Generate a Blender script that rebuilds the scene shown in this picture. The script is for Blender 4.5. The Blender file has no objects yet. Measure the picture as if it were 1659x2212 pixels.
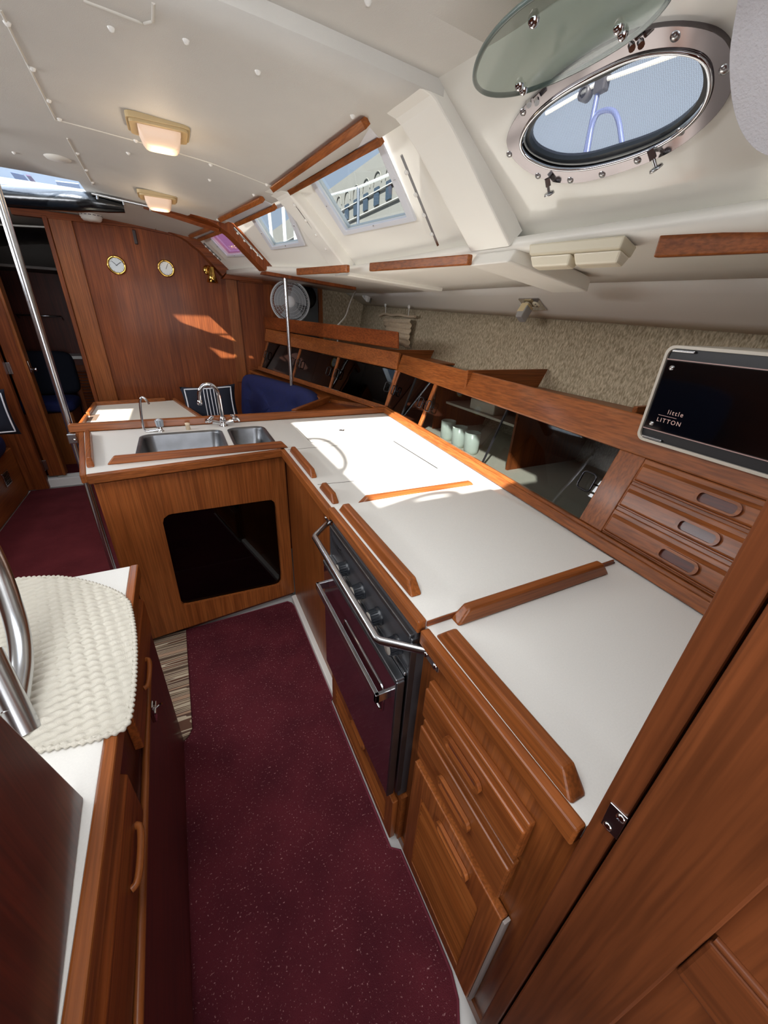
import bpy, bmesh, math, random
from mathutils import Vector, Matrix
from mathutils.geometry import tessellate_polygon
random.seed(4)
PI = math.pi
SC = bpy.context.scene
COL = SC.collection
# ------------------------------------------------------------------ camera
V3 = Vector
FPX, CX, CY, EYE = 830.0, 829.5, 1106.0, 1.548
_up = -V3((-85, 1634, FPX)).normalized()
_f = V3((-463, -446, FPX)); _f = (_f - _up * _f.dot(_up)).normalized()
_r = _f.cross(_up)
RM = Matrix((_r, _f, _up))                      # image axes -> world axes
cam = bpy.data.cameras.new('camera'); camo = bpy.data.objects.new('camera', cam); COL.objects.link(camo)
cx_, cy_, cz_ = RM @ V3((1, 0, 0)), RM @ V3((0, -1, 0)), RM @ V3((0, 0, -1))
camo.matrix_world = Matrix(((cx_.x, cy_.x, cz_.x, 0), (cx_.y, cy_.y, cz_.y, 0), (cx_.z, cy_.z, cz_.z, EYE), (0, 0, 0, 1)))
cam.sensor_fit = 'HORIZONTAL'; cam.sensor_width = 36; cam.lens = FPX / 1659 * 36
cam.clip_start = 0.02; cam.clip_end = 200
SC.camera = camo
# ------------------------------------------------------------------ world, sun, daylight, exposure
SC.view_settings.view_transform = 'Standard'; SC.view_settings.look = 'None'
SC.view_settings.gamma = 1; SC.view_settings.exposure = -0.06; SC.view_settings.use_curve_mapping = False
SC.cycles.use_denoising = True
SC.cycles.max_bounces = 10; SC.cycles.transparent_max_bounces = 12; SC.cycles.sample_clamp_indirect = 6
w = bpy.data.worlds.new('sky'); SC.world = w; w.use_nodes = True
bg = w.node_tree.nodes['Background']; bg.inputs[0].default_value = (0.72, 0.84, 1.0, 1); bg.inputs[1].default_value = .9
SUNDIR = V3((1.0, 1.06, -1.0)).normalized()
sl = bpy.data.lights.new('sun', 'SUN'); sl.energy = 20.0; sl.angle = math.radians(0.6); sl.color = (1, .97, .92)
so = bpy.data.objects.new('sun', sl); COL.objects.link(so); so.location = (-6, -6, 8)
so.rotation_euler = SUNDIR.to_track_quat('-Z', 'Y').to_euler()
def area(name, loc, aim, sx, sy, e, col=(1, 1, 1)):
    l = bpy.data.lights.new(name, 'AREA'); l.shape = 'RECTANGLE'; l.size = sx; l.size_y = sy; l.energy = e; l.color = col
    o = bpy.data.objects.new(name, l); COL.objects.link(o); o.location = loc
    o.rotation_euler = (V3(aim) - V3(loc)).to_track_quat('-Z', 'Y').to_euler(); return o
area('companionway_daylight', (-.35, .4, 2.28), (-.3, .5, 0), .68, 1.25, 20, (.97, .98, 1))
area('aft_opening_daylight', (-.25, -1.15, 1.5), (.4, 2.0, 1.9), 1.3, .9, 34, (.97, .98, 1))
area('deck_hatch_daylight', (-.64, 3.4, 2.25), (-.6, 3.4, 0), .55, .55, 9, (.9, .95, 1))
area('port_window_daylight', (-1.74, 2.25, 1.88), (1.8, 1.7, 1.66), 1.8, .22, 24, (.95, .97, 1))
area('forward_hatch_daylight', (-1.0, 5.3, 2.2), (-1.0, 5.3, 0), .45, .45, .8, (.9, .95, 1))

# ------------------------------------------------------------------ helpers
def ray(px, py): return (RM @ V3((px - CX, py - CY, FPX))).normalized()
CAMP = V3((0, 0, EYE))
def P(px, py, **k):                            # the point of a real plane x=, y= or z= seen at a photo position
    d = ray(px, py); a, v = list(k.items())[0]; i = 'xyz'.index(a)
    return CAMP + d * ((v - CAMP[i]) / d[i])
def PL(px, py, p0, n):
    d = ray(px, py); return CAMP + d * ((V3(p0) - CAMP).dot(n) / d.dot(n))
def lin(c):
    return tuple((x / 12.92 if x <= .04045 else ((x + .055) / 1.055) ** 2.4) for x in [v / 255 for v in c]) + (1,)
def newmat(name):
    m = bpy.data.materials.new(name); m.use_nodes = True; nt = m.node_tree
    return m, nt, nt.nodes['Principled BSDF'], nt.nodes.new, nt.links.new
def setp(b, rough=.5, metal=0., spec=.5, coat=0., trans=0., **k):
    b.inputs['Roughness'].default_value = rough; b.inputs['Metallic'].default_value = metal
    b.inputs['Specular IOR Level'].default_value = spec; b.inputs['Coat Weight'].default_value = coat
    b.inputs['Coat Roughness'].default_value = .12; b.inputs['Transmission Weight'].default_value = trans
def plain(name, c, rough=.5, metal=0., spec=.5, coat=0., noise=0., nscale=30, bump=0., bscale=200, emis=None):
    m, nt, b, N, L = newmat(name); b.inputs['Base Color'].default_value = lin(c); setp(b, rough, metal, spec, coat)
    tc = N('ShaderNodeTexCoord')
    if noise:
        n = N('ShaderNodeTexNoise'); n.inputs['Scale'].default_value = nscale; n.inputs['Detail'].default_value = 5
        L(tc.outputs['Object'], n.inputs['Vector'])
        mx = N('ShaderNodeMixRGB'); mx.inputs[1].default_value = lin(c)
        mx.inputs[2].default_value = lin([max(0, v * (1 - noise)) for v in c]); L(n.outputs['Fac'], mx.inputs[0]); L(mx.outputs[0], b.inputs['Base Color'])
    if bump:
        n2 = N('ShaderNodeTexNoise'); n2.inputs['Scale'].default_value = bscale; n2.inputs['Detail'].default_value = 3
        L(tc.outputs['Object'], n2.inputs['Vector'])
        bp = N('ShaderNodeBump'); bp.inputs['Strength'].default_value = bump; bp.inputs['Distance'].default_value = .002
        L(n2.outputs['Fac'], bp.inputs['Height']); L(bp.outputs[0], b.inputs['Normal'])
    if emis:
        b.inputs['Emission Color'].default_value = lin(emis[0]); b.inputs['Emission Strength'].default_value = emis[1]
    return m
def wood(name, c1, c2, c3, axis='Y', rough=.32, coat=.35, sc=1.0, spec=.4):
    m, nt, b, N, L = newmat(name); setp(b, rough, 0, spec, coat)
    tc = N('ShaderNodeTexCoord'); mp = N('ShaderNodeMapping')
    k = 1.2 * sc; g = 22 * sc
    mp.inputs['Scale'].default_value = {'X': (k, g, g), 'Y': (g, k, g), 'Z': (g, g, k)}[axis]
    L(tc.outputs['Object'], mp.inputs['Vector'])
    n1 = N('ShaderNodeTexNoise'); n1.inputs['Scale'].default_value = 1.0; n1.inputs['Detail'].default_value = 6; n1.inputs['Roughness'].default_value = .65; n1.inputs['Distortion'].default_value = .6
    L(mp.outputs[0], n1.inputs['Vector'])
    mp2 = N('ShaderNodeMapping'); mp2.inputs['Scale'].default_value = {'X': (4, 160, 160), 'Y': (160, 4, 160), 'Z': (160, 160, 4)}[axis]
    L(tc.outputs['Object'], mp2.inputs['Vector'])
    n2 = N('ShaderNodeTexNoise'); n2.inputs['Scale'].default_value = 1.0; n2.inputs['Detail'].default_value = 3; L(mp2.outputs[0], n2.inputs['Vector'])
    n3 = N('ShaderNodeTexNoise'); n3.inputs['Scale'].default_value = 2.2; n3.inputs['Detail'].default_value = 2; L(tc.outputs['Object'], n3.inputs['Vector'])
    r = N('ShaderNodeValToRGB'); r.color_ramp.elements[0].position = .3; r.color_ramp.elements[0].color = lin(c2)
    r.color_ramp.elements[1].position = .72; r.color_ramp.elements[1].color = lin(c1)
    L(n1.outputs['Fac'], r.inputs[0])
    r2 = N('ShaderNodeValToRGB'); r2.color_ramp.elements[0].position = .36; r2.color_ramp.elements[0].color = (1, 1, 1, 1)
    r2.color_ramp.elements[1].position = .60; r2.color_ramp.elements[1].color = (0, 0, 0, 1); L(n2.outputs['Fac'], r2.inputs[0])
    ml = N('ShaderNodeMath'); ml.operation = 'MULTIPLY'; ml.inputs[1].default_value = .5; L(r2.outputs[0], ml.inputs[0])
    mx = N('ShaderNodeMixRGB'); mx.inputs[2].default_value = lin(c3); L(ml.outputs[0], mx.inputs[0]); L(r.outputs[0], mx.inputs[1])
    hs = N('ShaderNodeHueSaturation'); mr = N('ShaderNodeMapRange'); mr.inputs[1].default_value = .3; mr.inputs[2].default_value = .7
    mr.inputs[3].default_value = .8; mr.inputs[4].default_value = 1.2; L(n3.outputs['Fac'], mr.inputs[0]); L(mr.outputs[0], hs.inputs['Value'])
    L(mx.outputs[0], hs.inputs['Color']); L(hs.outputs[0], b.inputs['Base Color'])
    bp = N('ShaderNodeBump'); bp.inputs['Strength'].default_value = .12; bp.inputs['Distance'].default_value = .001
    L(n2.outputs['Fac'], bp.inputs['Height']); L(bp.outputs[0], b.inputs['Normal'])
    return m
def glassy(name, tint, gloss=(1, 1, 1), gl=1.0, rough=.02):
    m, nt, b, N, L = newmat(name); nt.nodes.remove(b); out = nt.nodes['Material Output']
    t = N('ShaderNodeBsdfTransparent'); t.inputs[0].default_value = tuple(tint) + (1,)
    g = N('ShaderNodeBsdfGlossy'); g.inputs['Roughness'].default_value = rough; g.inputs[0].default_value = tuple(gloss) + (1,)
    lw = N('ShaderNodeFresnel'); lw.inputs[0].default_value = 1.45
    ge = N('ShaderNodeNewGeometry'); iv = N('ShaderNodeMath'); iv.operation = 'SUBTRACT'; iv.inputs[0].default_value = 1; L(ge.outputs['Backfacing'], iv.inputs[1])
    m0_ = N('ShaderNodeMath'); m0_.operation = 'MULTIPLY'; m0_.inputs[1].default_value = gl; L(lw.outputs[0], m0_.inputs[0])
    mu = N('ShaderNodeMath'); mu.operation = 'MULTIPLY'; L(m0_.outputs[0], mu.inputs[0]); L(iv.outputs[0], mu.inputs[1])
    mx = N('ShaderNodeMixShader'); L(mu.outputs[0], mx.inputs[0]); L(t.outputs[0], mx.inputs[1]); L(g.outputs[0], mx.inputs[2]); L(mx.outputs[0], out.inputs[0])
    return m

TEAK = {a: wood('teak_' + a, (160, 93, 46), (130, 69, 30), (80, 40, 17), a, rough=.34, coat=.12, spec=.25) for a in 'XYZ'}
RED = {a: wood('mahogany_' + a, (148, 78, 36), (106, 50, 22), (66, 30, 14), a, rough=.42, coat=.05, sc=.55, spec=.2) for a in 'XYZ'}
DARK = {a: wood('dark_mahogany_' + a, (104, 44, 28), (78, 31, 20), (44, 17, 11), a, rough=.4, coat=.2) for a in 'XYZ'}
POST = {a: wood('near_post_wood_' + a, (120, 66, 35), (94, 49, 25), (70, 36, 18), a, rough=.42, coat=.06, sc=.8, spec=.22) for a in 'XYZ'}
WHITE = plain('gelcoat', (236, 233, 224), .38, spec=.5, bump=.05, bscale=60)
SHINY = plain('gloss_gelcoat', (228, 225, 216), .12, coat=.5, noise=.04, nscale=6)
VINYL = plain('headliner_vinyl', (216, 213, 206), .62, bump=.25, bscale=500, noise=.05, nscale=8)
LAM = plain('white_laminate', (226, 224, 218), .34, noise=.05, nscale=300, spec=.4)
CREAM = plain('cream_laminate', (222, 214, 196), .4)
IVORY = plain('ivory_plastic', (214, 205, 180), .4)
WPLAST = plain('white_plastic', (232, 230, 224), .35)
BEIGEP = plain('beige_plastic', (196, 172, 128), .4)
CHROME = plain('chrome', (205, 205, 208), .08, 1.0)
PORTM = plain('polished_port_steel', (128, 122, 124), .12, 1.0)
STEEL = plain('stainless', (190, 192, 195), .24, 1.0)
BRUSH = plain('brushed_steel', (138, 140, 144), .38, 1.0, noise=.3, nscale=12)
BRASS = plain('brass', (220, 180, 95), .15, 1.0)
BLACK = plain('black_plastic', (14, 14, 16), .3)
BLKGL = plain('black_glass', (4, 5, 7), .05, coat=.6)
DKGREY = plain('dark_grey', (52, 50, 52), .45, bump=.1)
CTRL = plain('dark_enamel', (70, 70, 74), .32, .2)
PLUM = plain('plum_oven_glass', (62, 34, 42), .06, spec=.8, coat=1.0)
NAVY = plain('navy_velvet', (24, 34, 92), .85, noise=.3, nscale=30, bump=.3, bscale=300)
NAVYD = plain('dark_navy', (12, 18, 34), .85, bump=.3, bscale=500)
PIPING = plain('white_piping', (215, 215, 220), .7)
SHADE = plain('white_fabric', (222, 222, 226), .9, bump=.3, bscale=600)
FLEECE = plain('fleece', (226, 226, 232), 1, bump=.9, bscale=220, noise=.06, nscale=200)
LINEN = plain('linen', (236, 214, 182), .9, bump=.5, bscale=160, noise=.2, nscale=60)
CUPM = plain('pale_green_ceramic', (204, 214, 202), .25)
REDCL = plain('red_cloth', (170, 22, 30), .9)
RUBBER = plain('black_vinyl', (12, 14, 16), .22, coat=.3, bump=.5, bscale=40)
GLASSW = glassy('tinted_window_glass', (.78, .82, .85))
SMOKE = glassy('smoked_acrylic', (.62, .64, .64))
SMOKE2 = glassy('dark_smoked_acrylic', (.10, .11, .12))
LENSG = glassy('grey_green_lens', (.70, .76, .73), (.8, .8, .8), rough=.1)
CLEAR = glassy('clear_plastic', (.8, .85, .88))
DIFFU = plain('light_diffuser', (236, 214, 194), .4, emis=((255, 190, 140), .2))
DIFF2 = plain('frosted_diffuser', (226, 218, 196), .35)

def carpet(name, c, d, speck):
    m, nt, b, N, L = newmat(name); setp(b, .95, spec=.1)
    tc = N('ShaderNodeTexCoord')
    n = N('ShaderNodeTexNoise'); n.inputs['Scale'].default_value = 5; n.inputs['Detail'].default_value = 4; L(tc.outputs['Object'], n.inputs['Vector'])
    r = N('ShaderNodeValToRGB'); r.color_ramp.elements[0].position = .35; r.color_ramp.elements[0].color = lin(d)
    r.color_ramp.elements[1].position = .7; r.color_ramp.elements[1].color = lin(c); L(n.outputs['Fac'], r.inputs[0])
    v = N('ShaderNodeTexNoise'); v.inputs['Scale'].default_value = 170; v.inputs['Detail'].default_value = 2; L(tc.outputs['Object'], v.inputs['Vector'])
    r2 = N('ShaderNodeValToRGB'); r2.color_ramp.elements[0].position = .64; r2.color_ramp.elements[0].color = (0, 0, 0, 1)
    r2.color_ramp.elements[1].position = .74; r2.color_ramp.elements[1].color = (1, 1, 1, 1); L(v.outputs['Fac'], r2.inputs[0])
    mx = N('ShaderNodeMixRGB'); mx.inputs[2].default_value = lin(speck); L(r2.outputs[0], mx.inputs[0]); L(r.outputs[0], mx.inputs[1]); L(mx.outputs[0], b.inputs['Base Color'])
    v2 = N('ShaderNodeTexNoise'); v2.inputs['Scale'].default_value = 420; L(tc.outputs['Object'], v2.inputs['Vector'])
    bp = N('ShaderNodeBump'); bp.inputs['Strength'].default_value = .8; bp.inputs['Distance'].default_value = .004; L(v2.outputs['Fac'], bp.inputs['Height']); L(bp.outputs[0], b.inputs['Normal'])
    return m
CARPET = carpet('burgundy_carpet', (98, 39, 47), (78, 30, 38), (172, 128, 128))
CARPD = carpet('burgundy_carpet_plain', (104, 42, 46), (88, 34, 38), (110, 50, 52))
def felt():
    m, nt, b, N, L = newmat('beige_hull_carpet'); setp(b, .95, spec=.1)
    tc = N('ShaderNodeTexCoord'); mp = N('ShaderNodeMapping'); mp.inputs['Scale'].default_value = (150, 150, 45); mp.inputs['Rotation'].default_value = (.25, 0, 0)
    L(tc.outputs['Object'], mp.inputs['Vector'])
    n = N('ShaderNodeTexNoise'); n.inputs['Scale'].default_value = 1; n.inputs['Detail'].default_value = 4; L(mp.outputs[0], n.inputs['Vector'])
    r = N('ShaderNodeValToRGB'); r.color_ramp.elements[0].position = .35; r.color_ramp.elements[0].color = lin((148, 134, 110)); r.color_ramp.elements[1].position = .7; r.color_ramp.elements[1].color = lin((214, 200, 174))
    L(n.outputs['Fac'], r.inputs[0]); L(r.outputs[0], b.inputs['Base Color'])
    bp = N('ShaderNodeBump'); bp.inputs['Strength'].default_value = .5; bp.inputs['Distance'].default_value = .003; L(n.outputs['Fac'], bp.inputs['Height']); L(bp.outputs[0], b.inputs['Normal'])
    return m
FELT = felt()
def stripes():
    m, nt, b, N, L = newmat('striped_rug'); setp(b, .95, spec=.1)
    tc = N('ShaderNodeTexCoord'); mp = N('ShaderNodeMapping'); mp.inputs['Scale'].default_value = (1.0, 34, 1); L(tc.outputs['Object'], mp.inputs['Vector'])
    n = N('ShaderNodeTexNoise'); n.inputs['Scale'].default_value = 1; n.inputs['Detail'].default_value = 0; L(mp.outputs[0], n.inputs['Vector'])
    r = N('ShaderNodeValToRGB'); r.color_ramp.interpolation = 'CONSTANT'; cs = [(0, (90, 74, 62)), (.38, (178, 162, 138)), (.44, (104, 76, 62)), (.49, (196, 182, 158)), (.55, (96, 74, 64)), (.62, (176, 146, 122))]
    e = r.color_ramp.elements; e[0].position = 0; e[0].color = lin(cs[0][1]); e[1].position = cs[1][0]; e[1].color = lin(cs[1][1])
    for p, c in cs[2:]:
        q = e.new(p); q.color = lin(c)
    L(n.outputs['Fac'], r.inputs[0]); L(r.outputs[0], b.inputs['Base Color']); return m
RUGM = stripes()
def screenmat():
    m, nt, b, N, L = newmat('insect_screen'); nt.nodes.remove(b); out = nt.nodes['Material Output']
    tc = N('ShaderNodeTexCoord'); mp = N('ShaderNodeMapping'); mp.inputs['Scale'].default_value = (420, 420, 420); L(tc.outputs['Object'], mp.inputs['Vector'])
    ch = N('ShaderNodeTexChecker'); ch.inputs['Scale'].default_value = 1; L(mp.outputs[0], ch.inputs['Vector'])
    mr = N('ShaderNodeMapRange'); mr.inputs[3].default_value = .14; mr.inputs[4].default_value = .34; L(ch.outputs['Fac'], mr.inputs[0])
    t = N('ShaderNodeBsdfTransparent'); d = N('ShaderNodeBsdfDiffuse'); d.inputs[0].default_value = lin((140, 150, 175))
    mx = N('ShaderNodeMixShader'); L(mr.outputs[0], mx.inputs[0]); L(t.outputs[0], mx.inputs[1]); L(d.outputs[0], mx.inputs[2]); L(mx.outputs[0], out.inputs[0]); return m
SCREENM = screenmat()

class MB:
    def __init__(s, M=None): s.v = []; s.f = []; s.M = M; s.sm = []
    def add(s, vs, fs, smooth=False):
        o = len(s.v)
        for p in vs:
            p = V3(p); s.v.append(s.M @ p if s.M else p)
        for f in fs: s.f.append([i + o for i in f]); s.sm.append(smooth)
        return s
    def box(s, a, b):
        (x0, y0, z0), (x1, y1, z1) = a, b
        return s.add([(x0, y0, z0), (x1, y0, z0), (x1, y1, z0), (x0, y1, z0), (x0, y0, z1), (x1, y0, z1), (x1, y1, z1), (x0, y1, z1)],
              [(3, 2, 1, 0), (4, 5, 6, 7), (0, 1, 5, 4), (1, 2, 6, 5), (2, 3, 7, 6), (3, 0, 4, 7)])
    def prism(s, pts, vec):
        n = len(pts); vec = V3(vec); pts = [V3(p) for p in pts]
        return s.add(pts + [p + vec for p in pts], [list(range(n))[::-1], list(range(n, 2 * n))] + [(i, (i + 1) % n, n + (i + 1) % n, n + i) for i in range(n)])
    def hexa(s, lo, hi):   # 4+4 corners
        return s.add(list(lo) + list(hi), [(3, 2, 1, 0), (4, 5, 6, 7), (0, 1, 5, 4), (1, 2, 6, 5), (2, 3, 7, 6), (3, 0, 4, 7)])
    def plate(s, outer, holes, vec):
        outer = [V3(p) for p in outer]; holes = [[V3(p) for p in h] for h in holes]; vec = V3(vec)
        n = vec.normalized(); a = (outer[1] - outer[0]).normalized(); a = (a - n * a.dot(n)).normalized(); bb = n.cross(a); o = outer[0]
        loops = [outer] + holes
        tri = tessellate_polygon([[V3(((p - o).dot(a), (p - o).dot(bb), 0)) for p in l] for l in loops])
        allp = [p for l in loops for p in l]; m = len(allp); fs = []
        for t in tri:
            fs.append(tuple(t)); fs.append(tuple(i + m for i in reversed(t)))
        k = 0
        for l in loops:
            for i in range(len(l)):
                j = (i + 1) % len(l); fs.append((k + i, k + j, k + j + m, k + i + m))
            k += len(l)
        return s.add(allp + [p + vec for p in allp], fs)
    def tube(s, pts, r, n=12, closed=False, smooth=True):
        pts = [V3(p) for p in pts]; m = len(pts); rr = r if isinstance(r, (list, tuple)) else [r] * m
        T = []
        for i in range(m):
            a = pts[(i - 1) % m] if (closed or i) else pts[0]; b = pts[(i + 1) % m] if (closed or i < m - 1) else pts[-1]
            T.append((b - a).normalized())
        up = V3((0, 0, 1)) if abs(T[0].z) < .9 else V3((1, 0, 0))
        N0 = (up - T[0] * up.dot(T[0])).normalized(); vs = []
        for i in range(m):
            N0 = (N0 - T[i] * N0.dot(T[i])).normalized(); B = T[i].cross(N0)
            for k in range(n):
                an = 2 * PI * k / n; vs.append(pts[i] + (N0 * math.cos(an) + B * math.sin(an)) * rr[i])
        fs = []
        for i in range(m if closed else m - 1):
            j = (i + 1) % m
            for k in range(n): fs.append((i * n + k, i * n + (k + 1) % n, j * n + (k + 1) % n, j * n + k))
        s.add(vs, fs, smooth)
        if not closed: s.add([vs[k] for k in range(n)], [list(range(n))[::-1]]); s.add([vs[(m - 1) * n + k] for k in range(n)], [list(range(n))])
        return s
    def lathe(s, prof, o=(0, 0, 0), ax=(0, 0, 1), n=24, smooth=True):
        ax = V3(ax).normalized(); o = V3(o); up = V3((1, 0, 0)) if abs(ax.x) < .8 else V3((0, 1, 0))
        a = (up - ax * up.dot(ax)).normalized(); b = ax.cross(a); vs = []
        for r, h in prof:
            for k in range(n): an = 2 * PI * k / n; vs.append(o + ax * h + (a * math.cos(an) + b * math.sin(an)) * max(r, 1e-5))
        fs = [(i * n + k, i * n + (k + 1) % n, (i + 1) * n + (k + 1) % n, (i + 1) * n + k) for i in range(len(prof) - 1) for k in range(n)]
        return s.add(vs, fs, smooth)
    def grid(s, fn, nu, nv, smooth=True):
        vs = [fn(i / nu, j / nv) for i in range(nu + 1) for j in range(nv + 1)]
        return s.add(vs, [(i * (nv + 1) + j, (i + 1) * (nv + 1) + j, (i + 1) * (nv + 1) + j + 1, i * (nv + 1) + j + 1) for i in range(nu) for j in range(nv)], smooth)
    def build(s, name, mat, parent=None, bevel=0., seg=2, solid=0., recalc=True):
        me = bpy.data.meshes.new(name)
        loc = V3((0, 0, 0))
        if parent: loc = parent.matrix_world.translation if parent.type == 'EMPTY' else V3(parent.get('_o', (0, 0, 0)))
        elif s.v:
            loc = V3((sum(p.x for p in s.v) / len(s.v), sum(p.y for p in s.v) / len(s.v), min(p.z for p in s.v)))
        me.from_pydata([tuple(p - loc) for p in s.v], [], s.f)
        if recalc:
            bm = bmesh.new(); bm.from_mesh(me); bmesh.ops.recalc_face_normals(bm, faces=bm.faces); bm.to_mesh(me); bm.free()
        for p, q in zip(me.polygons, s.sm): p.use_smooth = q
        me.materials.append(mat)
        o = bpy.data.objects.new(name, me); COL.objects.link(o)
        if parent: o.parent = parent
        else: o.location = loc
        o['_o'] = tuple(loc)
        if solid:
            md = o.modifiers.new('solid', 'SOLIDIFY'); md.thickness = abs(solid); md.offset = 1 if solid > 0 else -1
        if bevel:
            md = o.modifiers.new('bevel', 'BEVEL'); md.width = bevel; md.segments = seg; md.limit_method = 'ANGLE'; md.angle_limit = math.radians(40); md.harden_normals = False
        return o
def tag(o, label=None, cat=None, group=None, kind=None):
    if label: o['label'] = label
    if cat: o['category'] = cat
    if group: o['group'] = group
    if kind: o['kind'] = kind
    return o
def thing(name, loc, label, cat, group=None):
    o = bpy.data.objects.new(name, None); o.empty_display_size = .05; COL.objects.link(o); o.matrix_world = Matrix.Translation(V3(loc)); o.location = loc
    return tag(o, label, cat, group)
def struct(o, label=None): o['kind'] = 'structure'; tag(o, label); return o
def rrect(x0, y0, x1, y1, r, n=5):
    out = []
    for cx, cy, a0 in ((x1 - r, y1 - r, 0), (x0 + r, y1 - r, 90), (x0 + r, y0 + r, 180), (x1 - r, y0 + r, 270)):
        for i in range(n + 1): a = math.radians(a0 + 90 * i / n); out.append((cx + r * math.cos(a), cy + r * math.sin(a)))
    return out
def frame(o, u, v):                                 # matrix: local x=u, y=v, z=u x v
    u = V3(u).normalized(); v = V3(v); v = (v - u * v.dot(u)).normalized(); n = u.cross(v); o = V3(o)
    return Matrix(((u.x, v.x, n.x, o.x), (u.y, v.y, n.y, o.y), (u.z, v.z, n.z, o.z), (0, 0, 0, 1)))
def smooth_loop(pts, it=2):
    pts = [V3(p) for p in pts]
    for _ in range(it):
        q = []
        for a, b in zip(pts, pts[1:] + pts[:1]): q += [a * .75 + b * .25, a * .25 + b * .75]
        pts = q
    return pts
def smooth_path(pts, it=2):
    pts = [V3(p) for p in pts]
    for _ in range(it):
        q = [pts[0]]
        for a, b in zip(pts, pts[1:]): q += [a * .75 + b * .25, a * .25 + b * .75]
        q.append(pts[-1]); pts = q
    return pts
def text_mb(txt, M, size):
    cu = bpy.data.curves.new('t', 'FONT'); cu.body = txt; cu.size = size; cu.space_character = 1.3; cu.extrude = .0004
    o = bpy.data.objects.new('t', cu); COL.objects.link(o); dg = bpy.context.evaluated_depsgraph_get(); me = bpy.data.meshes.new_from_object(o.evaluated_get(dg))
    mb = MB(M); mb.add([tuple(v.co) for v in me.vertices], [tuple(p.vertices) for p in me.polygons]); bpy.data.objects.remove(o); return mb
def lerp(a, b, t): return a + (b - a) * t
def interp(tab, y):
    if y <= tab[0][0]: a, b = tab[0], tab[1]
    elif y >= tab[-1][0]: a, b = tab[-2], tab[-1]
    else:
        for a, b in zip(tab, tab[1:]):
            if a[0] <= y <= b[0]: break
    t = (y - a[0]) / (b[0] - a[0]); return V3((lerp(a[1], b[1], t), y, lerp(a[2], b[2], t)))

# ================================================================== STRUCTURE
ZC = .945                      # galley counter height
YB = 4.25                      # main bulkhead
Bt = [(.3, .83, 2.10), (1.35, .74, 2.08), (2.4, .62, 2.06), (3.3, .40, 2.045), (4.25, .28, 2.05)]
Dt = [(.3, 1.235, 1.80), (1.35, 1.05, 1.79), (2.4, .91, 1.77), (3.3, .65, 1.815), (4.25, .48, 1.835)]
Et = [(.3, 1.62, 1.71), (1.35, 1.66, 1.735), (2.4, 1.66, 1.735), (3.3, 1.66, 1.74), (4.25, 1.62, 1.76)]
Ft = [(.3, 1.90, 1.548), (.75, 1.9, 1.557), (1.71, 1.9, 1.583), (2.8, 1.9, 1.61), (4.25, 1.84, 1.655)]
Ct = [(y, lerp(b[1], d[1], .28) + .02, lerp(b[2], d[2], .12)) for (y, *_), b, d in zip(Bt, Bt, Dt)]
XC = -.75
def zceil(x, y):
    b = interp(Bt, y); h = b.x - XC; return 2.13 - (2.13 - b.z) * min(1.3, abs(x - XC) / h) ** 2
# floor
fl = MB().box((-2.6, -1.3, -.06), (2.1, 7.2, -.012)).build('floor', plain('white_sole', (206, 204, 200), .5)); struct(fl)
# ceiling with the companionway and hatch openings
ys = [-1.3, -.6, -.25, .4, 1.05, 1.22, 1.22001, 1.35, 1.7, 2.05, 2.4, 2.8, 3.11, 3.3, 3.52, 3.75, 4.0, 4.25, 5.0, 6.6]
xs = [-1.60, -1.5, -1.4, -1.2, -.93, -.7, -.52, -.33, -.16, 0.0, .13, .24]
def ceilpt(i, y):
    dz = .03 if y < 1.2201 and y != 1.22001 else 0
    if i < len(xs): x = xs[i]
    else:
        b = interp(Bt, y); x = lerp(xs[-1], b.x, (i - len(xs) + 1) / 3)
    if y > 4.3: x = min(x, 3)
    return (x, y, zceil(x, y) + dz)
cb = MB(); nx = len(xs) + 3
vs = [ceilpt(i, y) for y in ys for i in range(nx)]; fs = []
for j in range(len(ys) - 1):
    for i in range(nx - 1):
        xa = ceilpt(i, ys[j])[0] + .01; ya = ys[j] + 1e-6
        if -.7 <= xa < .13 and -.25 <= ya < 1.05: continue
        if -.93 <= xa < -.33 and 3.11 <= ya < 3.75: continue
        fs.append((j * nx + i, j * nx + i + 1, (j + 1) * nx + i + 1, (j + 1) * nx + i))
cb.add(vs, fs, True); ceil = struct(cb.build('ceiling', VINYL, recalc=False))
for p_ in ceil.data.polygons:
    yc_ = [ceil.data.vertices[k].co.y for k in p_.vertices]
    if max(yc_) - min(yc_) < .001 or abs(max(yc_) + ceil.location.y - 1.22) < .001: p_.use_smooth = False
if 1:
    md = ceil.modifiers.new('s', 'SOLIDIFY'); md.thickness = .04; md.offset = 1
# seam beads and grooves on the headliner
SEAMM = plain('seam_welt', (214, 210, 200), .5)
def seam(pp, z=None, r=.0035, name='seam'):
    pts = [P(a, b, z=2.1) for a, b in pp]
    q = []
    for a, b in zip(pts, pts[1:]):
        for k in range(9): q.append(a.lerp(b, k / 8))
    q = [V3((p.x, p.y, zceil(p.x, p.y) - .001)) for p in q]
    MB().tube(q, r, 6).build(name, SEAMM, ceil)
def onceil(px, py, dz=0):
    z = 2.1
    for _ in range(6):
        p = P(px, py, z=z); z = zceil(p.x, p.y) + dz
    return P(px, py, z=z)
def seam(pp, r=.0035):
    pts = [onceil(*a) for a in pp]; q = []
    for a, b in zip(pts, pts[1:]):
        for k in range(9): q.append(a.lerp(b, k / 8))
    MB().tube([V3((p.x, p.y, zceil(p.x, p.y))) for p in q], r, 6).build('seam', SEAMM, ceil)
seam([(0, 20), (60, 140), (120, 258)]); seam([(120, 258), (300, 306), (450, 350), (585, 402)]); seam([(145, 298), (200, 398)]); seam([(160, 468), (300, 492), (400, 520)], .005)
seam([(180, 0), (310, 50), (330, 45), (331, 5)], .004)
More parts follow.
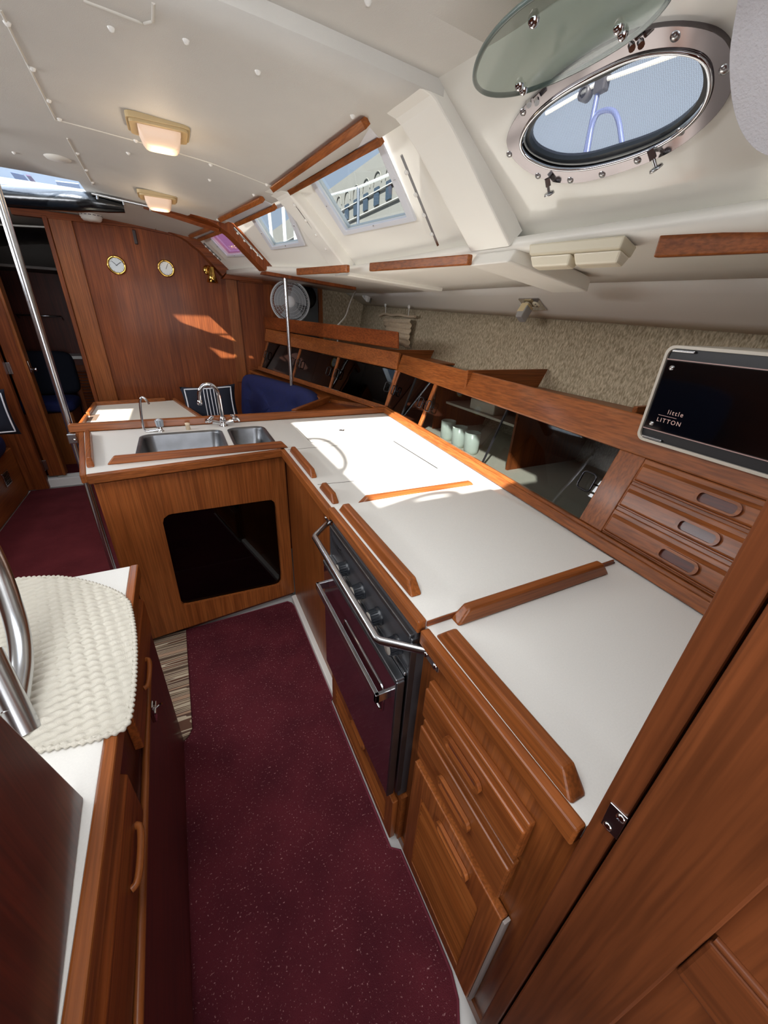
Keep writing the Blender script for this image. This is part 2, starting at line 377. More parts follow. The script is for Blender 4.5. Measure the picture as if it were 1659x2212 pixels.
for a, b in [(15, 48), (70, 147), (105, 216), (128, 256), (240, 60), (402, 87), (557, 154), (762, 250), (293, 303), (455, 355), (576, 398), (167, 330), (186, 366), (200, 393), (277, 330), (453, 388), (548, 420), (470, 474), (30, 329)]:
    p = onceil(a, b); MB().lathe([(.0001, -.008), (.005, -.0065), (.0085, 0), (.0085, .004)], p, (0, 0, 1), 14).build('screw_cap', WPLAST, ceil)
for a, b in [(618, 103), (792, 182), (795, 2)]:
    p = onceil(a, b, .03); MB().lathe([(.0001, -.008), (.005, -.0065), (.0085, 0), (.0085, .004)], p, (0, 0, 1), 14).build('screw_cap', WPLAST, ceil)
p = onceil(125, 341); MB().lathe([(.0001, -.008), (.045, -.007), (.052, 0)], p, (0, 0, 1), 28).build('blanking_disc', WHITE, ceil)

# cabin side (starboard) segments and their windows
def outn(seg):
    y0, y1 = seg; b0, d0, d1 = interp(Bt, y0), interp(Dt, y0), interp(Dt, y1)
    n = (d1 - d0).cross(b0 - d0).normalized()
    return n if n.x > 0 else -n
def splane(seg, off=0.):
    n = outn(seg); return interp(Dt, seg[0]) + n * off, n
def SPt(px, py, seg, off=0.):
    p0, n = splane(seg, off); return PL(px, py, p0, n)
ALFR = plain('window_frame_white', (214, 216, 222), .35)
def side_panel(name, y0, y1, hole, off, mat):
    seg = (y0, y1); n = outn(seg)
    pts = [interp(Dt, y0), interp(Dt, y1), interp(Bt, y1), interp(Bt, y0)]
    pts = [p - n * (p - pts[0]).dot(n) + n * off for p in pts]
    c = sum(pts, V3()) / 4; pts = [c + (p - c) * 1.0 for p in pts]
    up_ = (pts[3] - pts[0]).normalized(); pts[2] += up_ * .06; pts[3] += up_ * .06; pts[0] -= up_ * .03; pts[1] -= up_ * .03
    return struct(MB().plate(pts, [hole] if hole else [], n * .03).build(name, mat))
def window(k, seg, glass, off, pane=GLASSW):
    n = outn(seg); g = [SPt(a, b, seg, off) for a, b in glass]
    c = sum(g, V3()) / len(g)
    side_panel('wall_upper_right' if k == 1 else 'wall_upper_right', seg[0], seg[1], g, off, WHITE)
    big = [c + (p - c) * 1.0 + (p - c).normalized() * .035 for p in g]; inn = [c + (p - c) - (p - c).normalized() * .012 for p in g]
    fr = struct(MB().plate(big, [inn], n * -.014).build('window_%d' % k, ALFR, bevel=.004))
    fr['_o'] = tuple(fr.location)
    MB().plate([p + n * .012 for p in g], [], n * .006).build('pane', pane, fr)
    for i in range(4):
        m = (big[i] + big[(i + 1) % 4]) / 2 - n * .014 + (c - (big[i] + big[(i + 1) % 4]) / 2).normalized() * .018
        MB().lathe([(.0001, -.003), (.004, -.002), (.005, 0)], m, n, 10).build('screw', STEEL, fr)
W1 = [(749, 497), (887, 466), (812, 285), (672, 375)]
W2 = [(590, 532), (651, 522), (618, 440), (548, 466)]
W3 = [(492, 550), (527, 547), (495, 497), (453, 508)]
window(1, (1.40, 2.34), W1, .045); window(2, (2.46, 3.24), W2, .035); window(3, (3.36, 4.22), W3, .03, glassy('pink_tinted_glass', (.75, .45, .62)))
# the aft panel with the oval port
segA = (-.6, 1.30); nA = outn((.3, 1.3))
pA, _n = splane((.3, 1.3), .055)
def A(px, py, off=0.): return PL(px, py, pA + nA * off, nA)
def ell(c, u, v, a, b, n=40, e=2.35):
    out = []
    for i in range(n):
        t = 2 * PI * i / n; ct, st = math.cos(t), math.sin(t)
        out.append(c + u * a * math.copysign(abs(ct) ** (2 / e), ct) + v * b * math.copysign(abs(st) ** (2 / e), st))
    return out
uA = V3((-.19, 1, 0)).normalized(); vA = nA.cross(uA).normalized()
if vA.z < 0: vA = -vA
# port frame outline sampled from the photo, on the panel's own plane
outl = [(1097, 290), (1103, 320), (1120, 345), (1150, 368), (1200, 388), (1262, 388), (1330, 370), (1400, 345), (1470, 312), (1540, 255), (1580, 205), (1597, 150), (1590, 100), (1565, 62), (1520, 46), (1450, 42), (1370, 58), (1290, 100), (1215, 150), (1150, 205), (1115, 250)]
inl = [(1128, 297), (1136, 322), (1158, 340), (1200, 356), (1262, 357), (1330, 342), (1400, 318), (1462, 286), (1515, 240), (1540, 195), (1545, 155), (1535, 118), (1500, 100), (1440, 98), (1370, 112), (1300, 145), (1235, 180), (1180, 220), (1145, 258)]
OUTL = smooth_loop([A(a, b) for a, b in outl]); INL = smooth_loop([A(a, b) for a, b in inl])
b_, d_ = interp(Bt, 1.34), interp(Dt, 1.34); b0_, d0_ = interp(Bt, -.9), interp(Dt, -.9)
def flat(p): return p - nA * (p - pA).dot(nA)
pan = [flat(d0_) - vA * .06, flat(d_) - vA * .06, flat(b_) + vA * .06, flat(b0_) + vA * .06]
struct(MB().plate(pan, [[p for p in INL]], nA * .03).build('wall_upper_right', SHINY))
cO = sum(OUTL, V3()) / len(OUTL)
fr = struct(MB().plate(OUTL, [INL], -nA * .012).build('window_4', PORTM, bevel=.004, seg=3)); fr['_o'] = tuple(fr.location)
GASK = plain('port_gasket', (38, 42, 46), .4)
inn2 = [cO + (p - cO) - (p - cO).normalized() * .006 for p in INL]; inn3 = [cO + (p - cO) - (p - cO).normalized() * .018 for p in INL]
MB().plate(inn2, [inn3], nA * .02).build('gasket', GASK, fr)
MB().tube([p - nA * .014 for p in INL], .0045, 8, closed=True).build('inner_rim', CHROME, fr)
MB().plate([p + nA * .012 for p in inn3], [], nA * .001).build('insect_screen', SCREENM, fr)
for a, b in [(1466, 66), (1572, 138), (1476, 274), (1383, 337), (1306, 368), (1237, 381), (1167, 372), (1105, 325), (1135, 233)]:
    MB().lathe([(.0001, -.0155), (.007, -.0145), (.009, -.012)], A(a, b), nA, 16).build('screw', STEEL, fr)
for a, b, c_, d2 in [(1190, 372, 1186, 415), (1415, 305, 1416, 360)]:
    p = A(a, b) - nA * .02; q = A(c_, d2, -.03); e = p.lerp(q, .55)
    MB().tube([p, e], .009, 4, smooth=False).tube([e, q], .004, 10).lathe([(.0001, 0), (.013, .001), (.014, .006), (.0001, .008)], q, (q - e).normalized(), 12).build('latch', STEEL, fr)
for a, b in [(1380, 75), (1400, 68), (1155, 203), (1172, 198)]:
    p = A(a, b) - nA * .02; MB().tube([p - nA * .012 - uA * .004, p + uA * .004], .006, 10).build('hinge', CHROME, fr)
# opened lens, hinged up under the headliner
lp = [(1023, 165), (1028, 192), (1048, 208), (1085, 212), (1130, 205), (1200, 180), (1290, 135), (1370, 85), (1430, 30), (1455, -15), (1440, -60), (1360, -80), (1250, -50), (1150, 0), (1080, 60), (1040, 115)]
h1, h2 = A(1163, 200) - nA * .03, A(1390, 72) - nA * .03; ln = (h2 - h1).cross(V3((-1, -.08, -.16))).normalized()
LP = smooth_loop([PL(a, b, h1, ln) for a, b in lp])
cL = sum(LP, V3()) / len(LP)
if ln.z > 0: ln = -ln
th = thing('port_lens', cL, 'large oval grey green port lens swung open overhead beside the oval port', 'port lens')
MB().plate(LP, [], -ln * .008).build('lens', LENSG, th, bevel=.002)
MB().tube([p - ln * .004 for p in LP], .0045, 6, closed=True).build('lens_edge', plain('lens_edge', (96, 108, 102), .3), th)
for a, b in [(1153, 41), (1337, 57), (1346, 72), (1122, 182), (1131, 192)]:
    MB().lathe([(.0001, .011), (.006, .009), (.009, .003), (.009, 0)], PL(a, b, h1, ln), ln, 14).build('lens_screw', CHROME, th)

# lower deck underside, hull side panel, carpeted hull
for nm, ta, tb, mt in (('wall_deck_right', Dt, Et, WHITE), ('wall_headliner_right', Et, Ft, WHITE)):
    yy = [-1.3, -.6, .3, .9, 1.35, 2.0, 2.4, 3.3, 4.25]
    o = MB().grid(lambda i, j: interp(ta, yy[round(i * 8)]).lerp(interp(tb, yy[round(i * 8)]), j), 8, 4).build(nm, mt, recalc=False)
    struct(o); md = o.modifiers.new('s', 'SOLIDIFY'); md.thickness = .03; md.offset = 0
Gt = [(y, x - .005, z + .004) for y, x, z in Ft]; Ht = [(y, x - .09, 1.15) for y, x, z in Ft]; It = [(y, x - .45, .3) for y, x, z in Ft]
o = MB().grid(lambda i, j: interp(Gt, lerp(-1.3, 4.25, i)).lerp(interp(Ht, lerp(-1.3, 4.25, i)), j), 10, 4).grid(lambda i, j: interp(Ht, lerp(-1.3, 4.25, i)).lerp(interp(It, lerp(-1.3, 4.25, i)), j), 10, 2).build('wall_right', FELT, recalc=False)
struct(o); md = o.modifiers.new('s', 'SOLIDIFY'); md.thickness = .03; md.offset = 0
# ribs
def rib(name, y0, y1, mat, wid=.35, inset=.0, dep=.035, beam=True, drop=.035, xend=1.6):
    mb = MB()
    def prof(y):
        b, c, d = interp(Bt, y), interp(Ct, y), interp(Dt, y); q = []
        a = V3((b.x - wid, y, zceil(b.x - wid, y)))
        m1, m2 = b.lerp(a, .3), b.lerp(d, .28)
        return [a] + [V3((lerp(a.x, m1.x, t), y, zceil(lerp(a.x, m1.x, t), y))) for t in (.3, .6)] + [m1] + [m1.lerp(b, t).lerp(b.lerp(m2, t), t) for t in (.25, .5, .75)] + [m2, m2.lerp(d, .5), d]
    A0, A1 = prof(y0), prof(y1)
    nn = len(A0); ins, out = [], []
    for pts in (A0, A1):
        for i, p in enumerate(pts):
            t = (pts[min(i + 1, nn - 1)] - pts[max(i - 1, 0)]).normalized(); nrm = V3((t.z, 0, -t.x))
            if nrm.z > 0: nrm = -nrm
            ins.append(p + nrm * drop * max(0, min(1, (i - 2) / 3))); out.append(p - nrm * .05)
    vs = ins + out; fs = []
    for i in range(nn - 1):
        fs += [(i, i + 1, nn + i + 1, nn + i), (i, 2 * nn + i, 2 * nn + i + 1, i + 1), (nn + i, nn + i + 1, 3 * nn + i + 1, 3 * nn + i)]
    mb.add(vs, fs)
    if beam:
        d0, d1 = ins[nn - 1].copy(), ins[2 * nn - 1].copy(); dz = V3((0, 0, .05))
        e0, e1 = [interp(Dt, y).lerp(interp(Et, y), (xend - interp(Dt, y).x) / (interp(Et, y).x - interp(Dt, y).x)) for y in (y0, y1)]; e0.z -= dep; e1.z -= dep; d0.z -= dep * .6; d1.z -= dep * .6
        mb.hexa([d0, d1, e1, e0], [d0 + dz + V3((.05, 0, .02)), d1 + dz + V3((.05, 0, .02)), e1 + dz, e0 + dz])
    return struct(mb.build(name, mat, bevel=.008 if mat is WHITE else .004, seg=3))
rib('trim_1', 1.221, 1.40, WHITE, wid=.12, drop=.014, dep=.075, xend=1.5); rib('trim_2', 2.33, 2.47, WHITE, wid=.1, drop=.012, xend=1.55)
rib('trim_3', 3.26, 3.36, RED['Z'], drop=.02, xend=1.35)
rb4 = rib('trim_4', 4.17, 4.25, RED['X'], drop=.045, xend=.8)
# wood rail on the ceiling at the third rib
a, b = onceil(310, 443), onceil(476, 482); b2 = interp(Bt, 3.31) + V3((-.02, 0, -.03))
struct(MB().tube([a, a.lerp(b2, .5), b2], .02, 4, smooth=False).build('trim_5', RED['X'], bevel=.003))
# strips that hold the fabric panels above each window, and the panels
n_tr = 6
def stripline(px0, px1, surf, name, wd=.017):
    a, b = surf(*px0), surf(*px1); return struct(MB().tube([a, b], wd, 4, smooth=False).build(name, TEAK['Y'], bevel=.003))
def segsurf(seg, off): return lambda a, b: SPt(a, b, seg, off)
for seg, s1, s2 in (((1.40, 2.34), ((590, 407), (790, 264)), ((627, 413), (822, 303))), ((2.46, 3.24), ((476, 474), (566, 430)), ((511, 484), (593, 447))), ((3.36, 4.22), ((411, 510), (474, 484)), ((430, 517), (480, 498)))):
    stripline(*s1, lambda a, b: onceil(a, b, -.012), 'trim_%d' % n_tr); stripline(*s2, segsurf(seg, .0), 'trim_%d' % (n_tr + 1)); n_tr += 2
    q = [onceil(*s1[0]), onceil(*s1[1]), SPt(*s2[1], seg, 0.005), SPt(*s2[0], seg, 0.005)]
    o = MB().plate(q, [], (outn(seg)) * .006).build('valance_panel', SHADE)
    tag(o, {1.40: 'white fabric panel between wood strips above the largest cabin window', 2.46: 'white fabric panel between wood strips above the middle cabin window', 3.36: 'small fabric panel between wood strips above the pink window'}[seg[0]], 'fabric panel', 'fabric panels above the cabin windows')
# aluminium tracks with caps beside windows
for px in (((622, 418), (720, 555)), ((867, 335), (946, 530)), ((505, 492), (568, 560)), ((440, 525), (478, 562))):
    seg = (1.40, 2.34) if px[0][0] > 600 else ((2.46, 3.24) if px[0][0] > 500 else (3.36, 4.22))
    a, b = SPt(*px[0], seg, -.0), SPt(*px[1], seg, -.0)
    tr = struct(MB().tube([a, b], .006, 4, smooth=False).build('trim_%d' % n_tr, STEEL)); n_tr += 1; tr['_o'] = tuple(tr.location)
    for k in range(4): MB().lathe([(.0001, -.008), (.007, -.005), (.008, 0)], a.lerp(b, .15 + .23 * k) - outn(seg) * .006, outn(seg), 12).build('screw_cap', WPLAST, tr)
# teak valance pieces along the knee
def val(p0, p1, z, nm, h=.034):
    a, b = P(*p0, z=z), P(*p1, z=z)
    c_ = (a, b, b + V3((.02, 0, 0)), a + V3((.02, 0, 0))); return struct(MB().hexa(c_, [p + V3((0, 0, h)) for p in c_]).build(nm, TEAK['Y'], bevel=.004))
val((797, 586), (1010, 572), 1.735, 'trim_%d' % n_tr); val((640, 594), (748, 588), 1.745, 'trim_%d' % (n_tr + 1)); val((1410, 556), (1720, 543), 1.725, 'trim_%d' % (n_tr + 2), .05); n_tr += 3

# main bulkhead
X0 = -.70
arch = [(X0, 2.10), (-.12, 2.11), (.19, 2.085), (.30, 2.04), (.47, 1.86), (.80, 1.83), (1.36, 1.82)]
bp = [(X0, 0), (1.36, 0)] + arch[::-1]
bulk = struct(MB().prism([(x, YB, z) for x, z in bp], (0, .04, 0)).build('wall_front', RED['Z'])); bulk['_o'] = tuple(bulk.location)
MB().box((-.70, YB - .022, 0), (-.555, YB + .0, 2.11)).build('stile', TEAK['Z'], bulk, bevel=.004)
MB().box((-.73, YB - .035, 0), (-.70, YB + .06, 2.09)).build('door_jamb', RED['Z'], bulk, bevel=.003)
MB().box((.485, YB - .012, .9), (.58, YB, 1.83)).build('stile', TEAK['Z'], bulk, bevel=.003)
MB().prism([(-.9, YB - .03, 2.075), (-.12, YB - .03, 2.085), (.19, YB - .03, 2.055), (.19, YB - .03, 2.11), (-.12, YB - .03, 2.12), (-.9, YB - .03, 2.12)], (0, .05, 0)).build('header_trim', RED['X'], bulk)
MB().box((.6, YB - .03, 1.77), (1.38, YB, 1.815)).build('header_trim', RED['X'], bulk, bevel=.003)
# bulkhead outboard part: carpet panel, post, recess behind the fan
struct(MB().box((1.33, YB - .05, 1.0), (1.86, YB - .01, 1.76)).build('wall_front', FELT))
struct(MB().box((1.325, YB - .1, 1.2), (1.36, YB - .03, 1.80)).build('trim_%d' % n_tr, TEAK['Z'], bevel=.003)); n_tr += 1
struct(MB().box((1.1, YB - .055, 1.2), (1.33, YB - .02, 1.80)).build('wall_front', plain('recess_grey', (82, 84, 84), .8)))
# left part of bulkhead, side and aft walls (close the cabin)
struct(MB().box((-2.5, YB, 0), (-1.27, YB + .04, 2.12)).build('wall_front', RED['Z']))
wl = MB().plate([(-2.45, -1.3, 0), (-2.45, 7.0, 0), (-2.45, 7.0, 1.85), (-2.45, -1.3, 1.85)], [], (-.03, 0, 0)).build('wall_left', RED['Y']); struct(wl)
def pl(y, t): return V3((lerp(-2.05, -1.58, t), y, lerp(1.80, 2.09, t)))
holes = [[pl(y0, .12), pl(y1, .12), pl(y1, .85), pl(y0, .85)] for y0, y1 in ((1.75, 2.55),)]
nP = (pl(1, 0) - pl(0, 0)).cross(pl(0, 1) - pl(0, 0)).normalized()
struct(MB().plate([pl(-1.3, -.05), pl(7, -.05), pl(7, 1.1), pl(-1.3, 1.1)], holes, nP * -.02 if nP.x > 0 else nP * .02).build('wall_upper_left', WHITE))
struct(MB().plate([(-2.5, -1.3, 1.81), (-2.5, 7, 1.81), (-2.03, 7, 1.81), (-2.03, -1.3, 1.81)], [], (0, 0, .02)).build('wall_deck_left', WHITE))
struct(MB().plate([(-2.5, -1.3, 0), (2.1, -1.3, 0), (2.1, -1.3, 2.2), (-2.5, -1.3, 2.2)], [[(-.9, -1.3, 1.05), (.4, -1.3, 1.05), (.4, -1.3, 2.0), (-.9, -1.3, 2.0)]], (0, -.03, 0)).build('wall_back', RED['X']))
# forward cabin shell
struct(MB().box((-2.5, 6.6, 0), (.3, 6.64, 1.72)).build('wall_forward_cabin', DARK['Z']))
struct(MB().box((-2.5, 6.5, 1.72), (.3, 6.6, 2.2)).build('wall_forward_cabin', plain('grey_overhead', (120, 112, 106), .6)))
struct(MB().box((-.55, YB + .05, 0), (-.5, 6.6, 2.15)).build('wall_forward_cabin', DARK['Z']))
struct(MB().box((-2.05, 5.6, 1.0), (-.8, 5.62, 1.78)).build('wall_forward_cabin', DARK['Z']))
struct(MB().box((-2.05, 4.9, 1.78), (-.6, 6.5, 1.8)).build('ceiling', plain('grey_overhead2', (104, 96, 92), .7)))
struct(MB().tube([(-1.3, 4.6, 2.03), (-.76, 4.6, 2.065)], .007, 6).build('trim_30', WPLAST))  # white strip stands in for a bright line of light on the edge
# door sill
sill = MB().plate([(-1.40, 4.27, .075), (-.7, 4.27, .075), (-.7, 4.40, .075), (-1.40, 4.40, .075)], [[(x, y, .075) for x, y in rrect(-1.20, 4.30, -.75, 4.355, .026)]], (0, 0, -.08)).build('door_sill', WPLAST, bevel=.005)
tag(sill, 'white raised door sill with long slot at the foot of the doorway', 'door sill')
MB().box((-1.18, 4.302, .02), (-.76, 4.353, .05)).build('slot_floor', plain('slot_grey', (120, 116, 112), .7), None)
o = bpy.data.objects['slot_floor']; o.parent = sill; o.location = o.location - sill.location

# open door at the left of the doorway
door = struct(thing('door_1', (-1.2, 4.32, 0), None, 'door')); del door['category']
a_, b_ = P(0, 600, y=4.05), P(115, 1020, y=4.05)
MB().box((-1.255, 4.31, .09), (-1.15, 4.335, 1.76)).build('leaf', RED['Z'], door, bevel=.006)
MB().box((-1.152, 4.305, .09), (-1.128, 4.40, 1.76)).build('edge_moulding', TEAK['Z'], door, bevel=.006)
for z in (.99, .16):
    MB().box((-1.275, 4.295, z), (-1.235, 4.312, z + .09)).build('hinge', STEEL, door, bevel=.002)
MB().lathe([(.012, 0), (.016, .01), (.01, .03), (.018, .04), (.0001, .048)], (-1.128, 4.34, 1.02), (1, 0, 0), 14).build('door_handle', CHROME, door)
MB().tube([(-1.12, 4.31, 1.00), (-1.12, 4.30, 1.09)], .006, 8).build('door_handle', CHROME, door)
# dark panel and frame further left
struct(MB().box((-1.36, 4.235, 0), (-1.262, 4.29, 2.08)).build('trim_%d' % n_tr, RED['Z'], bevel=.004)); n_tr += 1

# ================================================================== GALLEY
def fiddle(p0, p1, parent, mat, wd=.028, h=.034, name='fiddle_rail'):
    p0, p1 = V3(p0), V3(p1); u = (p1 - p0); L_ = u.length; M = frame(p0, u, V3((0, 0, 1)).cross(u))   # z = up
    if M.col[2].z < 0: M = frame(p0, u, -V3((0, 0, 1)).cross(u))
    b = wd / 2; t = wd * .36; e = .03
    return MB(M).hexa([(0, -b, 0), (L_, -b, 0), (L_, b, 0), (0, b, 0)], [(e, -t, h), (L_ - e, -t, h), (L_ - e, t, h), (e, t, h)]).build(name, mat, parent, bevel=.006, seg=3)
zp = lambda a, b, z=ZC: P(a, b, z=z)
XF = .372                                         # outer edge of the front trim
FR, FL = V3((.392, 1.858, 0)), V3((-.400, 1.765, 0)); BL = V3((-.505, 2.44, 0)); BR = V3((1.235, 2.44, 0))
bx = lambda y: 1.25 - .0935 * (2.42 - y)           # counter back edge
ct = thing('countertop', (.7, 1.2, ZC - .03), 'white laminate L shaped galley countertop with teak edge trim, round the sink and stove', 'countertop')
T3 = [V3((XF + .02, .11, ZC - .03)), V3((bx(.11), .11, ZC - .03)), V3((bx(2.44), 2.44, ZC - .03)), V3((BL.x, BL.y, ZC - .03)), V3((FL.x, FL.y, ZC - .03)), V3((FR.x, FR.y, ZC - .03))]
SK = [(308, 948, 480, 931), (498, 931, 560, 924)]
def skrect(x0, y0, x1, y1, r=.05): return [V3((x, y, ZC - .03)) for x, y in rrect(x0, y0, x1, y1, r)]
sink1, sink2 = (-.235, 1.93, .135, 2.285), (.185, 1.95, .365, 2.30)
MB().plate(T3, [skrect(*sink1), skrect(*sink2), [(XF + .06, .56, ZC - .03), (1.0, .56, ZC - .03), (1.0, 1.09, ZC - .03), (XF + .06, 1.09, ZC - .03)]], (0, 0, .03)).build('worktop', LAM, ct)
def edge(a, b, nm='edge_trim', h0=.036, w=.022, rise=.002, axis='Y', out=None):
    a, b = V3(a), V3(b); u = (b - a).normalized(); n = V3((u.y, -u.x, 0)) * w
    if out is not None and n.dot(V3(out)) < 0: n = -n
    z0, z1 = ZC - h0, ZC + rise
    lo = [V3((p.x, p.y, z0)) for p in (a, b, b + n, a + n)]
    return MB().hexa(lo, [V3((p.x, p.y, z1)) for p in lo]).build(nm, TEAK[axis], ct, bevel=.004)
edge((XF + .022, .11, 0), (XF + .022, .515, 0), out=(-1, 0, 0)); edge((XF + .022, 1.125, 0), (FR.x + .002, FR.y, 0), out=(-1, 0, 0))
edge((FR.x, FR.y, 0), (FL.x, FL.y, 0), out=(0, -1, 0), axis='X'); edge((FL.x, FL.y, 0), (BL.x, BL.y, 0), out=(-1, 0, 0))
bk = MB().hexa([(-.565, 2.43, ZC), (1.24, 2.43, ZC), (1.24, 2.475, ZC), (-.565, 2.475, ZC)], [(-.565, 2.436, ZC + .04), (1.24, 2.436, ZC + .04), (1.24, 2.475, ZC + .04), (-.565, 2.475, ZC + .04)]).build('back_rail', TEAK['X'], ct, bevel=.006, seg=3)
MB().box((-.565, 2.425, ZC - .055), (1.24, 2.478, ZC)).build('back_rail', TEAK['X'], ct, bevel=.004)
fiddle(zp(232, 1003), zp(622, 966), ct, TEAK['X']); fiddle((-.475, 2.37, ZC), (-.395, 1.84, ZC), ct, TEAK['Y'])
fiddle((.418, 1.80, ZC), (.416, 1.43, ZC), ct, TEAK['Y']); fiddle((.416, 1.33, ZC), (.416, 1.17, ZC), ct, TEAK['Y']); fiddle((.411, .49, ZC), (.409, .135, ZC), ct, TEAK['Y'], .036, .038)
GRV = plain('groove', (96, 88, 78), .8)
def groove(a, b, w=.0022, m=GRV):
    a, b = V3(a), V3(b); u = (b - a).normalized(); n = V3((-u.y, u.x, 0)) * w
    MB().plate([a - n, b - n, b + n, a + n], [], (0, 0, .0008)).build('groove', m, ct)
for g in (((622, 972), (840, 952)), ((686, 1047), (800, 1036)), ((640, 924), (672, 956)), ((672, 956), (835, 941))): groove(zp(*g[0]), zp(*g[1]), .0013)
groove(zp(850, 953), zp(945, 1012), .003, BLACK)
# folding cover over the cooker
cv = thing('stove_cover', (.7, .83, ZC + .001), 'white laminate cooker cover panel with teak rails on three edges', 'cooker cover')
cy0, cy1 = .522, 1.122
MB().box((XF + .02, cy0, ZC + .001), (1.02, cy1, ZC + .016)).build('panel', LAM, cv)
MB().box((XF - .002, cy0, ZC - .016), (XF + .02, cy1, ZC + .018)).build('edge_trim', TEAK['Y'], cv, bevel=.004)
MB().box((XF + .02, cy0 - .003, ZC + .001), (1.02, cy0, ZC + .014)).build('edge_trim', RED['X'], cv)
zc2 = ZC + .016
fiddle((.413, 1.095, zc2), (.412, .60, zc2), cv, TEAK['Y'], .034, .036)
fiddle((.455, .507, ZC), (.965, .507, ZC), ct, TEAK['X'], .034, .038); fiddle((.49, 1.14, ZC), (1.0, 1.125, ZC), ct, TEAK['X'], .03, .03)
MB().box((1.022, .52, ZC), (1.03, 1.13, ZC + .004)).build('gap_strip', DARK['Y'], ct)
# little flush latch on the icebox lid
lt = thing('lid_latch', zp(738, 930), 'small chrome flush ring latch set in the sunlit worktop', 'latch')
c = zp(738, 930); MB().lathe([(.0001, .0), (.016, .0005), (.016, .002), (.012, .003), (.0001, .0015)], c, (0, 0, 1), 20).build('plate', STEEL, lt); MB().tube([c + V3((.004, 0, .002)), c + V3((.008, 0, .022))], .003, 8).build('latch_handle', CHROME, lt)

# sink
sk = thing('sink', (.07, 2.1, ZC - .17), 'stainless double bowl sink let into the island worktop', 'sink')
for (x0, y0, x1, y1), dep in ((sink1, .16), (sink2, .13)):
    mb = MB(); rings = [rrect(x0 - .012, y0 - .012, x1 + .012, y1 + .012, .055), rrect(x0 + .002, y0 + .002, x1 - .002, y1 - .002, .048), rrect(x0 + .006, y0 + .006, x1 - .006, y1 - .006, .046), rrect(x0 + .02, y0 + .02, x1 - .02, y1 - .02, .04), rrect(x0 + .05, y0 + .05, x1 - .05, y1 - .05, .03)]
    zs = [ZC + .002, ZC + .0025, ZC - .01, ZC - dep + .02, ZC - dep]; n = len(rings[0])
    mb.add([(x, y, z) for r, z in zip(rings, zs) for x, y in r], [(i * n + k, i * n + (k + 1) % n, (i + 1) * n + (k + 1) % n, (i + 1) * n + k) for i in range(4) for k in range(n)] + [[4 * n + k for k in range(n)]], True)
    bw = mb.build('bowl', BRUSH, sk); MB().lathe([(.0001, .003), (.02, .003), (.03, .001), (.032, 0)], ((x0 + x1) / 2, (y0 + y1) / 2, ZC - dep), (0, 0, 1), 20).build('drain', CHROME, bw)
# mixer tap
tp = thing('mixer_tap', (.166, 2.371, ZC), 'chrome gooseneck mixer tap with two winged handles behind the sink', 'tap')
c = V3((.166, 2.371, ZC))
MB().lathe([(.024, 0), (.024, .008), (.017, .014), (.016, .03), (.019, .038), (.014, .05), (.011, .055)], c, (0, 0, 1), 20).tube([c + V3((-.055, 0, .028)), c + V3((0, 0, .012)), c + V3((.055, 0, .028))], .013, 12).build('body', CHROME, tp)
arc = [c + V3((0, 0, .05)), c + V3((-.002, 0, .13))] + [c + V3((-.052 + .05 * math.cos(t), 0, .17 + .062 * math.sin(t))) for t in [PI * k / 10 for k in range(11)]] + [c + V3((-.104, 0, .15))]
MB().tube(arc, .0105, 14).lathe([(.012, 0), (.014, .004), (.014, .022), (.010, .026)], c + V3((-.104, 0, .125)), (0, 0, 1), 16).build('spout', CHROME, tp)
for sx in (-1, 1):
    q = c + V3((sx * .06, 0, .03)); ax = V3((sx * .6, 0, .8)).normalized(); mb = MB().lathe([(.012, 0), (.015, .01), (.010, .022)], q, ax, 14)
    for k in range(4):
        t = PI / 2 * k + .5; a = ax.orthogonal().normalized(); b = ax.cross(a); dr = a * math.cos(t) + b * math.sin(t)
        mb.tube([q + ax * .014, q + ax * .018 + dr * .018, q + ax * .012 + dr * .03], [.010, .009, .006], 8)
    mb.build('tap_handle', CHROME, tp)
tp = thing('pump_tap', (-.151, 2.341, ZC), 'slim chrome swivel tap with clear knob left of the sink', 'tap')
c = V3((-.151, 2.341, ZC))
MB().lathe([(.016, 0), (.016, .004), (.009, .008), (.009, .03)], c, (0, 0, 1), 16).build('body', CHROME, tp)
MB().tube(smooth_path([c + V3((0, 0, .012)), c + V3((-.03, 0, .006)), c + V3((-.075, 0, .004)), c + V3((-.078, 0, .04)), c + V3((-.066, 0, .165)), c + V3((-.05, 0, .185)), c + V3((-.035, 0, .168)), c + V3((-.028, 0, .145))], 3), .0058, 10).build('spout', CHROME, tp)
kb = MB()
for k in range(8): t = k * PI / 4; kb.tube([c + V3((.013 * math.cos(t), .013 * math.sin(t), .028)), c + V3((.016 * math.cos(t), .016 * math.sin(t), .062))], .005, 8)
kb.lathe([(.0001, .068), (.013, .066), (.016, .06), (.012, .03), (.0001, .028)], c, (0, 0, 1), 16).build('tap_knob', plain('clear_knob', (180, 188, 196), .08, .3, coat=.5), tp)
o = MB().lathe([(.0001, 0), (.012, 0), (.011, .026), (.013, .028), (.013, .036), (.0001, .037)], (-.019, 2.345, ZC), (0, 0, 1), 16).build('stopper', plain('amber_clear', (216, 196, 168), .2))
tag(o, 'small pale plastic stopper on the worktop behind the sink', 'stopper')

